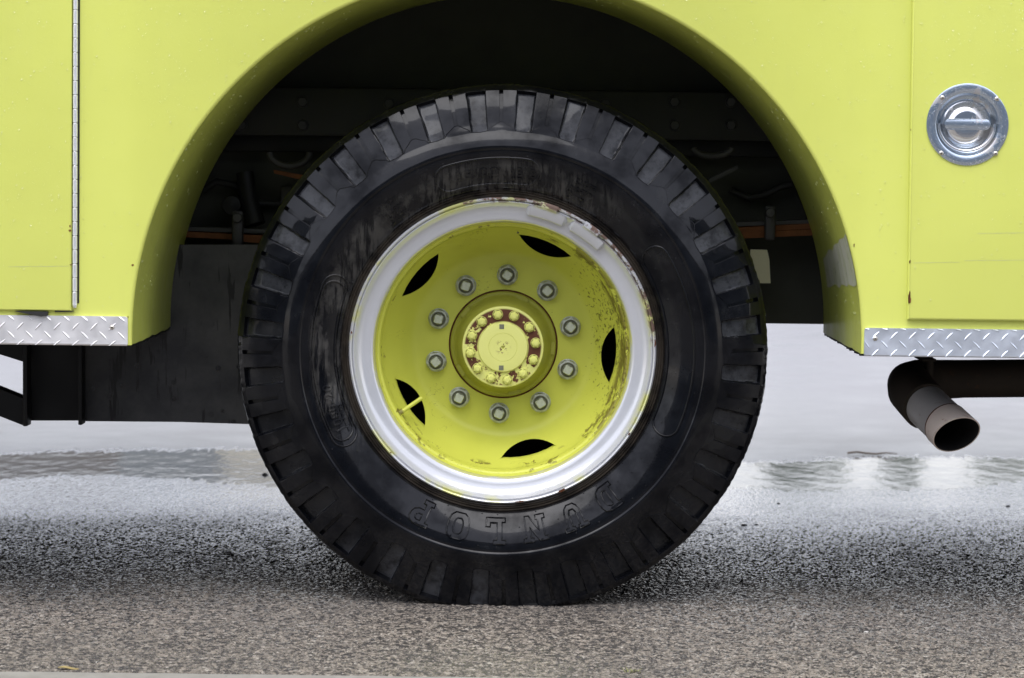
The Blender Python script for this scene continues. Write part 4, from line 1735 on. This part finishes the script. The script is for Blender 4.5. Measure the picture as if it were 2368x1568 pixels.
for a0, a1, r0, r1 in ((79, 112, .3365, .388), (-27, 36, .3325, .3835), (155.5, 212, .3325, .3835), (157.5, 210, .337, .379)):
    mk = MB()
    mk.tube([wp_(t, r, 0.0003) for t, r in ring_path(a0, a1, r0, r1)], 0.0024, 8, closed=True)
    mk.build('raised_panel_border', m_tyre, wheel, smooth=60)
zz = []
for pidx in range(NP):
    for t, r in ((-.200, .4405), (0, .4385), (.200, .4405), (.25, .4460), (.36, .4515), (.44, .4565), (.5, .4575), (.56, .4565), (.64, .4515), (.75, .4460)):
        zz.append(wp_(TH0 + 2 * PI * (pidx + t) / NP, r, 0.0001))
b = MB()
b.tube(zz, 0.0007, 5, closed=True)
b.build('mould_seam', m_tyre, wheel, smooth=60)
nb = MB()
rn = random.Random(5)
for k in range(60):
    th = 2 * PI * k / 60 + rn.uniform(-.02, .02)
    for r in (.331, .352 + rn.uniform(-.004, .004), .393):
        if rn.random() < 0.55:
            p = wp_(th, r)
            dome(nb, p, FW, UPZ, 0.0016, 1.0)
o = nb.build('vent_nubs', m_tyre, wheel, smooth=180, weld=False)
o['kind'] = 'stuff'


def tyre_text(s, rbase, size, thc, name='raised_lettering', h=0.0019, spacing=1.0):
    cu = bpy.data.curves.new('t', 'FONT')
    cu.body = s
    cu.size = size
    cu.space_character = spacing
    cu.extrude = 0.0009
    cu.bevel_depth = 0.0007
    cu.bevel_resolution = 1
    cu.resolution_u = 3
    to = bpy.data.objects.new('t', cu)
    COL.objects.link(to)
    bpy.context.view_layer.update()
    me = bpy.data.meshes.new_from_object(to.evaluated_get(bpy.context.evaluated_depsgraph_get()))
    bpy.data.objects.remove(to)
    xs = [v.co.x for v in me.vertices]
    xm = (min(xs) + max(xs)) / 2
    tc = math.radians(thc)
    V = []
    for v in me.vertices:
        r = rbase + v.co.y
        th = tc - (v.co.x - xm) / (rbase + size * 0.35)
        V.append(wp_(th, r, v.co.z + 0.0006))
    F_ = [tuple(p.vertices) for p in me.polygons]
    bpy.data.meshes.remove(me)
    return mesh_obj(name, V, F_, m_tyre, wheel)


tyre_text('REGROOVABLE', .3525, .0235, 94, spacing=1.12)
tyre_text('TRACTION', .3375, .0165, 86.5, spacing=1.35)
for tc_ in (64.5, 127.5):
    tyre_text('Extra', .3685, .020, tc_ - 0.3, spacing=1.15)
    tyre_text('Heavy', .3515, .020, tc_, spacing=1.15)
    tyre_text('Duty', .3345, .020, tc_ + 0.6, spacing=1.15)
tyre_text('1000-20', .3500, .0265, 199, spacing=1.15)
tyre_text('TUBE TYPE', .3395, .0105, 203.5, spacing=1.1)

# big slab-serif maker's name: each letter a raised plate with a ridge round its edge
LET = {
    'D': ([[(0, 0), (.52, 0), (.74, .1), (.82, .3), (.82, .7), (.74, .9), (.52, 1), (0, 1), (0, .84), (.12, .84), (.12, .16), (0, .16)],
           [(.34, .18), (.34, .82), (.46, .82), (.57, .74), (.60, .6), (.60, .4), (.57, .26), (.46, .18)]], .82),
    'U': ([[(.20, .12), (.32, 0), (.60, 0), (.74, .12), (.80, .30), (.80, .84), (.94, .84), (.94, 1), (.55, 1), (.55, .84), (.62, .84), (.62, .34), (.55, .2), (.39, .2), (.32, .34), (.32, .84), (.39, .84), (.39, 1), (.00, 1), (.00, .84), (.14, .84), (.14, .30)]], .92),
    'N': ([[(0, 0), (.38, 0), (.38, .16), (.30, .16), (.30, .60), (.66, 0), (.84, 0), (.84, .84), (.94, .84), (.94, 1), (.56, 1), (.56, .84), (.66, .84), (.66, .42), (.32, 1), (0, 1), (0, .84), (.11, .84), (.11, .16), (0, .16)]], .94),
    'L': ([[(0, 0), (.80, 0), (.80, .34), (.62, .34), (.62, .18), (.34, .18), (.34, .84), (.46, .84), (.46, 1), (0, 1), (0, .84), (.13, .84), (.13, .16), (0, .16)]], .80),
    'O': ([[(.22, 0), (.62, 0), (.78, .12), (.84, .3), (.84, .7), (.78, .88), (.62, 1), (.22, 1), (.06, .88), (0, .7), (0, .3), (.06, .12)],
           [(.34, .2), (.27, .27), (.23, .4), (.23, .6), (.27, .73), (.34, .8), (.50, .8), (.57, .73), (.61, .6), (.61, .4), (.57, .27), (.50, .2)]], .84),
    'P': ([[(0, 0), (.46, 0), (.46, .16), (.34, .16), (.34, .38), (.56, .38), (.74, .48), (.80, .62), (.80, .78), (.74, .92), (.56, 1), (0, 1), (0, .84), (.12, .84), (.12, .16), (0, .16)],
           [(.34, .56), (.34, .82), (.50, .82), (.57, .76), (.59, .69), (.57, .62), (.50, .56)]], .80),
}
LH = 0.0500


def big_letter(ch, thc):
    loops, wd = LET[ch]
    tc = math.radians(thc)
    rb = .3370

    def mp(x, y, h):
        r = rb + y * LH
        return wp_(tc - (x - wd / 2) * LH * 1.0 / (rb + LH / 2), r, h)
    bm = bmesh.new()
    edges = []
    for lp_ in loops:
        vs3 = [bm.verts.new((x, y, 0)) for x, y in lp_]
        for i in range(len(vs3)):
            edges.append(bm.edges.new((vs3[i], vs3[(i + 1) % len(vs3)])))
    bmesh.ops.triangle_fill(bm, use_beauty=True, edges=edges)
    bmesh.ops.subdivide_edges(bm, edges=[e for e in bm.edges if e.calc_length() > 0.25], cuts=2, use_grid_fill=False)
    bmesh.ops.triangulate(bm, faces=bm.faces[:])
    for v in bm.verts:
        v.co = mp(v.co.x, v.co.y, 0.0013)
    bm.verts.index_update()
    b = MB()
    b.add([v.co.copy() for v in bm.verts], [tuple(v.index for v in f.verts) for f in bm.faces])
    bm.free()
    for lp_ in loops:
        pts = []
        for i in range(len(lp_)):
            (xa, ya), (xb, yb) = lp_[i], lp_[(i + 1) % len(lp_)]
            L_ = math.hypot(xb - xa, yb - ya)
            k_ = max(1, int(L_ / 0.12))
            for j in range(k_):
                pts.append(mp(xa + (xb - xa) * j / k_, ya + (yb - ya) * j / k_, 0.0009))
        b.tube(pts, 0.0018, 6, closed=True)
    b.build('raised_lettering', m_tyre, wheel, smooth=60, weld=False)


for ch, a in (('D', -53.6), ('U', -66), ('N', -79), ('L', -91.6), ('O', -103.6), ('P', -116)):
    big_letter(ch, a)

# rim: lock ring, flange, barrel
b = MB()
b.lathe([(.3092, .012), (.3096, .004), (.3085, -.001), (.3062, -.0032), (.3040, -.0022), (.3028, .0015), (.3022, .006)], 128)
b.build('lock_ring', m_white, wheel, smooth=50)
b = MB()
b.lathe([(.3030, .009), (.3020, .002), (.2995, .0005), (.2960, .0045), (.2915, .0100), (.2860, .0145), (.2790, .0175), (.2720, .0190), (.2660, .0205), (.2620, .0235), (.2592, .0290), (.2580, .036)], 128)
b.build('rim_flange', m_white, wheel, smooth=50)
b = MB()
b.lathe([(.2580, .0362), (.2568, .046), (.2545, .052), (.2515, .0535), (.2500, .056), (.2495, .064), (.2482, .070), (.2476, .090)], 128)
b.build('rim_gutter', m_wheel, wheel, smooth=40)
b = MB()
b.lathe([(.2590, .040), (.2570, .30)], 96)
b.lathe([(.245, .30), (.0005, .301)], 64)
b.build('rim_barrel', m_drum, wheel, smooth=50)

# dished disc with five lens-shaped hand holes
front = [(.2476, .078), (.2474, .090), (.2440, .106), (.2370, .126), (.2270, .148), (.2150, .170), (.2040, .186), (.1950, .1955), (.1880, .2000), (.180, .2018), (.160, .2024), (.130, .2030), (.1115, .2032)]
back = [(r + 0.008 if r > .189 else r, y + 0.013) for r, y in reversed(front)]
b = MB()
b.lathe(front + back, 144, closed_prof=True)
disc = b.build('wheel_disc', m_wheel, wheel, smooth=40)
cb = MB()
for k in range(5):
    a = math.radians(68 - 72 * k)
    u = Vector((-math.sin(a), math.cos(a)))
    v = Vector((math.cos(a), math.sin(a)))
    poly = []
    ch_, rc_, ra = .0585, .2255, .2050
    sag = rc_ - ra
    Rr = (ch_ ** 2 + sag ** 2) / (2 * sag)
    amax = math.asin(ch_ / Rr)
    for i in range(15):
        q = -amax + 2 * amax * i / 14
        poly.append((Rr * math.sin(q), rc_ - (Rr * math.cos(q) - (Rr - sag))))
    for i in range(1, 6):
        t = i / 6
        poly.append((ch_ * (1 - 2 * t), rc_ + 0.0095 * math.sin(PI * t) ** 0.8))
    cb.prism([(u.x * p + v.x * q, u.y * p + v.y * q) for p, q in poly], .085, .26)
cut = cb.build('cutter', m_wheel, None)
cut.location = Vector((WC.x, Y0, WC.z))
bpy.context.view_layer.update()
boolean(disc, cut)
disc.data.polygons.foreach_set('use_smooth', [True] * len(disc.data.polygons))
disc.data.set_sharp_from_angle(angle=math.radians(32))

# balance weights clipped to the lip
for a0, a1, ac, dx in ((64.3, 81.0, 72.8, 0), (46.6, 62.6, 54.6, 0)):
    b = MB()
    nseg = 14
    prof = [(.2765, .0175), (.2768, .0075), (.2790, .0045), (.2940, .0005), (.2975, -.0015), (.2985, .002), (.2985, .007)]
    vs_, fs = [], []
    for i in range(nseg + 1):
        t = i / nseg
        a = math.radians(a0 + (a1 - a0) * t)
        e = min(t, 1 - t) * nseg
        kx = 1 - 0.5 * max(0, 1 - e) ** 2
        for r, y in prof:
            rm = .2875
            vs_.append(((rm + (r - rm) * kx) * math.cos(a), .016 + (y - .016) * (1 if e > 0.1 else 0.5), (rm + (r - rm) * kx) * math.sin(a)))
    m_ = len(prof)
    for i in range(nseg):
        for j in range(m_ - 1):
            fs.append((i * m_ + j, i * m_ + j + 1, (i + 1) * m_ + j + 1, (i + 1) * m_ + j))
    fs.append(tuple(range(m_)))
    fs.append(tuple(nseg * m_ + j for j in reversed(range(m_))))
    b.add(vs_, fs)
    b.lathe([(.2960, -.002), (.3000, -.0062), (.3065, -.0066), (.3105, -.003), (.3108, .004)], 8, a0=math.radians(ac - 3.4), a1=math.radians(ac + 3.4))
    b.build('balance_weight', m_white, wheel, smooth=40)

# hub
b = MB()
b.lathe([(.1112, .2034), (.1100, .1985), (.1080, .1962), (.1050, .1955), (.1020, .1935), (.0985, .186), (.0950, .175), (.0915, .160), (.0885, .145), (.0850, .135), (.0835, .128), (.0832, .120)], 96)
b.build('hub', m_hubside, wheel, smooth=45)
b = MB()
b.lathe([(.1140, .2026), (.1128, .2004), (.1112, .2002), (.1098, .203)], 96)
b.build('pilot_ring', m_rust, wheel, smooth=45)
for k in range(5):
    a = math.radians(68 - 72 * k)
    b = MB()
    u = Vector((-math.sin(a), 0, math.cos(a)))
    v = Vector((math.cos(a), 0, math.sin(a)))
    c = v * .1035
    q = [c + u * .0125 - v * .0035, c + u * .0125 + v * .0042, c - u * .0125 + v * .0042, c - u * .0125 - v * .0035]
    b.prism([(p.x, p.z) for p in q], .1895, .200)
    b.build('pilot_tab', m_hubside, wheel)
b = MB()
b.lathe([(.0838, .1235), (.0838, .1165), (.0825, .1145), (.0805, .1140), (.0515, .1140), (.0510, .1100), (.0500, .1082), (.0485, .1078), (.0295, .1076), (.0290, .1084), (.0285, .1076), (.0035, .1074), (.0028, .1120), (.0001, .112)], 96)
fo = b.build('axle_flange', m_flange, wheel, smooth=30)
for th, sgn in ((94, 1), (266, 1)):
    a = math.radians(th)
    c = Vector((math.cos(a), 0, math.sin(a))) * .0425
    b = MB()
    s_ = .0048
    b.prism([(c.x - s_, c.z - s_), (c.x + s_, c.z - s_), (c.x + s_, c.z + s_), (c.x - s_, c.z + s_)], .1071, .109)
    b.build('jacking_hole', m_nutdark, wheel)


def hexpts(r, rot=0.0, n=6):
    return [(r * math.cos(rot + 2 * PI * i / n), r * math.sin(rot + 2 * PI * i / n)) for i in range(n)]


# 12 hub bolts
hb = MB()
hb.lathe([(.0108, 0), (.0106, -.0018), (.0096, -.0028)], 24)
hb.add([(x, -.0024, z) for x, z in hexpts(.0094)] + [(x, -.0085, z) for x, z in hexpts(.0092)] + [(x, -.0095, z) for x, z in hexpts(.0080)],
       [(i, (i + 1) % 6, 6 + (i + 1) % 6, 6 + i) for i in range(6)] + [(6 + i, 6 + (i + 1) % 6, 12 + (i + 1) % 6, 12 + i) for i in range(6)] + [tuple(range(12, 18))])
hb.lathe([(.0056, -.0094), (.0055, -.0115), (.0045, -.0125), (.0001, -.0126)], 18)
bolt0 = None
for i, (bx_, by_) in enumerate([(752, 600), (830, 612), (905, 662), (938, 738), (930, 820), (880, 888), (802, 922), (720, 916), (655, 866), (618, 790), (626, 705), (675, 637)]):
    a = math.atan2(760 - by_, bx_ - 779)
    loc = (.0680 * math.cos(a), .1140, .0680 * math.sin(a))
    if bolt0 is None:
        bolt0 = hb.build('hub_bolt', m_hubbolt, wheel, smooth=35, loc=loc)
    else:
        copy_to(bolt0, loc, wheel, (0, rn.uniform(0, 1), 0))

# 10 lug nuts with square stud ends
nb = MB()
nb.lathe([(.0218, .0), (.0216, -.0012), (.0200, -.0020)], 32, mi=0)
nb.add([(x, -.002, z) for x, z in hexpts(.0212)] + [(x, -.0145, z) for x, z in hexpts(.0212)] + [(x, -.0170, z) for x, z in hexpts(.0186)],
       [(i, (i + 1) % 6, 6 + (i + 1) % 6, 6 + i) for i in range(6)] + [(6 + i, 6 + (i + 1) % 6, 12 + (i + 1) % 6, 12 + i) for i in range(6)], 0)
hx = hexpts(.0186)
ci = [(.0158 * math.cos(2 * PI * k / 24), .0158 * math.sin(2 * PI * k / 24)) for k in range(24)]
vv = [(x, -.0170, z) for x, z in hx] + [(x, -.0174, z) for x, z in ci]
ff_ = []
for k in range(24):
    k2 = (k + 1) % 24
    h1, h2 = (k // 4), ((k + 1) // 4) % 6
    ff_.append((h1, 6 + k2, 6 + k) if h1 == h2 else (h1, h2, 6 + k2, 6 + k))
nb.add(vv, ff_, 0)
nb.lathe([(.0158, -.0174), (.0140, -.0172), (.0132, -.0150), (.0120, -.0145)], 24, mi=1)
nb.lathe([(.0124, -.0150), (.0118, -.0182), (.0100, -.0188)], 24, mi=1)
sq = []
for rr_, y_ in ((1.0, -.0150), (1.0, -.0262), (0.86, -.0278)):
    ring = []
    for cx_, cz_, a0 in ((1, 1, 0), (-1, 1, PI / 2), (-1, -1, PI), (1, -1, 3 * PI / 2)):
        for k in range(3):
            a = a0 + PI / 2 * k / 2
            s_ = .0088 * rr_
            ring.append((cx_ * (s_ - .0030) + .0030 * math.cos(a), y_, cz_ * (s_ - .0030) + .0030 * math.sin(a)))
    sq.append(ring)
vv = [p for rg in sq for p in rg]
ff_ = [(k * 12 + i, k * 12 + (i + 1) % 12, (k + 1) * 12 + (i + 1) % 12, (k + 1) * 12 + i) for k in range(2) for i in range(12)] + [tuple(24 + i for i in range(12))]
nb.add(vv, ff_, 2)
nut0 = None
for i in range(10):
    a = math.radians(87.2 - 36 * i)
    loc = (.1450 * math.cos(a), .2026, .1450 * math.sin(a))
    rot = (0, rn.uniform(0, PI / 3), 0)
    if nut0 is None:
        nut0 = nb.build('lug_nut', [m_nut, m_nutdark, m_stud], wheel, smooth=32, loc=loc)
        nut0.rotation_euler = rot
    else:
        copy_to(nut0, loc, wheel, rot)

# valve stem
vsb = MB()


def z5(zx, zy, y):
    """pixel of the hub detail crop to wheel-local coordinates at local depth y"""
    px = (830 + zx / 2.0364) / 1.04054
    py = (460 + zy / 2.0364) / 1.04054
    p = at(px, py, Y0 + y)
    return Vector((p.x - WC.x, y, p.z - WC.z))


va, vb_ = z5(262, 1092, .075), z5(375, 1014, .105)
vsb.tube([va, va + (vb_ - va) * .18, va + (vb_ - va) * .2, va + (vb_ - va) * .93, va + (vb_ - va) * .95, vb_], [.0062, .0062, .0042, .0042, .0048, .0044], 12)
vsb.build('valve_stem', m_wheel, wheel, smooth=40)

# torn rust streak beside the upper right hand hole, chips on the disc
def zchip(zx, zy, sx, sz, rot, mat, y, seed=0):
    c = z5(zx, zy, y)
    ring = []
    for i in range(14):
        a = 2 * PI * i / 14
        k = 0.75 + 0.6 * mnoise.noise(Vector((math.cos(a) * 1.8 + seed * 7, math.sin(a) * 1.8, 0)))
        p, q = sx * k * math.cos(a), sz * k * math.sin(a)
        ring.append((c.x + p * math.cos(rot) - q * math.sin(rot), c.z + p * math.sin(rot) + q * math.cos(rot)))
    b = MB()
    b.prism(ring, y - .0008, y + .0006)
    return b.build('rust_chip', mat, wheel)


zchip(516, 1214, .0030, .0028, 0, m_rustlight, .1985, 1)
zchip(540, 1242, .0032, .0026, 1, m_rustlight, .1975, 2)
for i, (zx, zy, sx, sz, rt) in enumerate([(32, 692, .0022, .0042, 0), (1062, 1467, .0090, .0030, .45), (860, 1520, .0120, .0020, .08), (1392, 1190, .0035, .0022, .9), (225, 1280, .0018, .0014, 0),
                                          (1255, 222, .012, .0055, -.8), (1190, 165, .006, .004, -.7), (1520, 745, .0022, .0100, 0)]):
    r_ = math.hypot(zx - 774, zy - 781) / 2.119 * Y0 / FPX
    yy = -.0034 if r_ > .30 else -.001
    if i == 5:
        yy = -.0010
    zchip(zx, zy, sx, sz, rt, m_nutdark if i in (5, 6) else m_rust, yy, i + 3)

zchip(1150, 300, .0200, .0042, -.58, m_rust, .0815, 21)
zchip(1100, 262, .0100, .0030, -.45, m_rust, .0800, 22)
zchip(848, 203, .0035, .0030, .2, m_nutdark, .112, 23)

# brake drum and axle behind, inner twin tyre and the far pair
b = MB()
b.lathe([(.0001, .262), (.205, .262), (.215, .275), (.215, .42), (.0001, .42)], 64)
b.build('brake_drum', m_drum, wheel, smooth=40)
ax = MB()
ax.tube([(WC.x, 5.5, WC.z), (WC.x, 6.7, WC.z)], 0.075, 20)
ax.lathe([(.0001, 6.05), (.14, 6.08), (.19, 6.18), (.14, 6.30), (.0001, 6.33)], 28, WC.x, WC.z)
tpart(ax.build('rear_axle', m_void, truck, smooth=50))
far = empty('wheel', (WC.x, 7.0 - 5.0, WC.z), truck)
far['label'] = 'far side rear wheel hidden behind the near one'
b = MB()
hr_ = WC.z - 0.002
b.lathe([(.30, 0), (.40, -.03), (.46, -.01), (hr_ - .01, .02), (hr_, .05), (hr_, .22), (hr_ - .02, .26), (.41, .30), (.30, .27)], 64)
b.lathe([(.0001, .12), (.30, .12)], 32)
b.build('tyre', m_tyre, far, smooth=40)

bpy.context.view_layer.update()
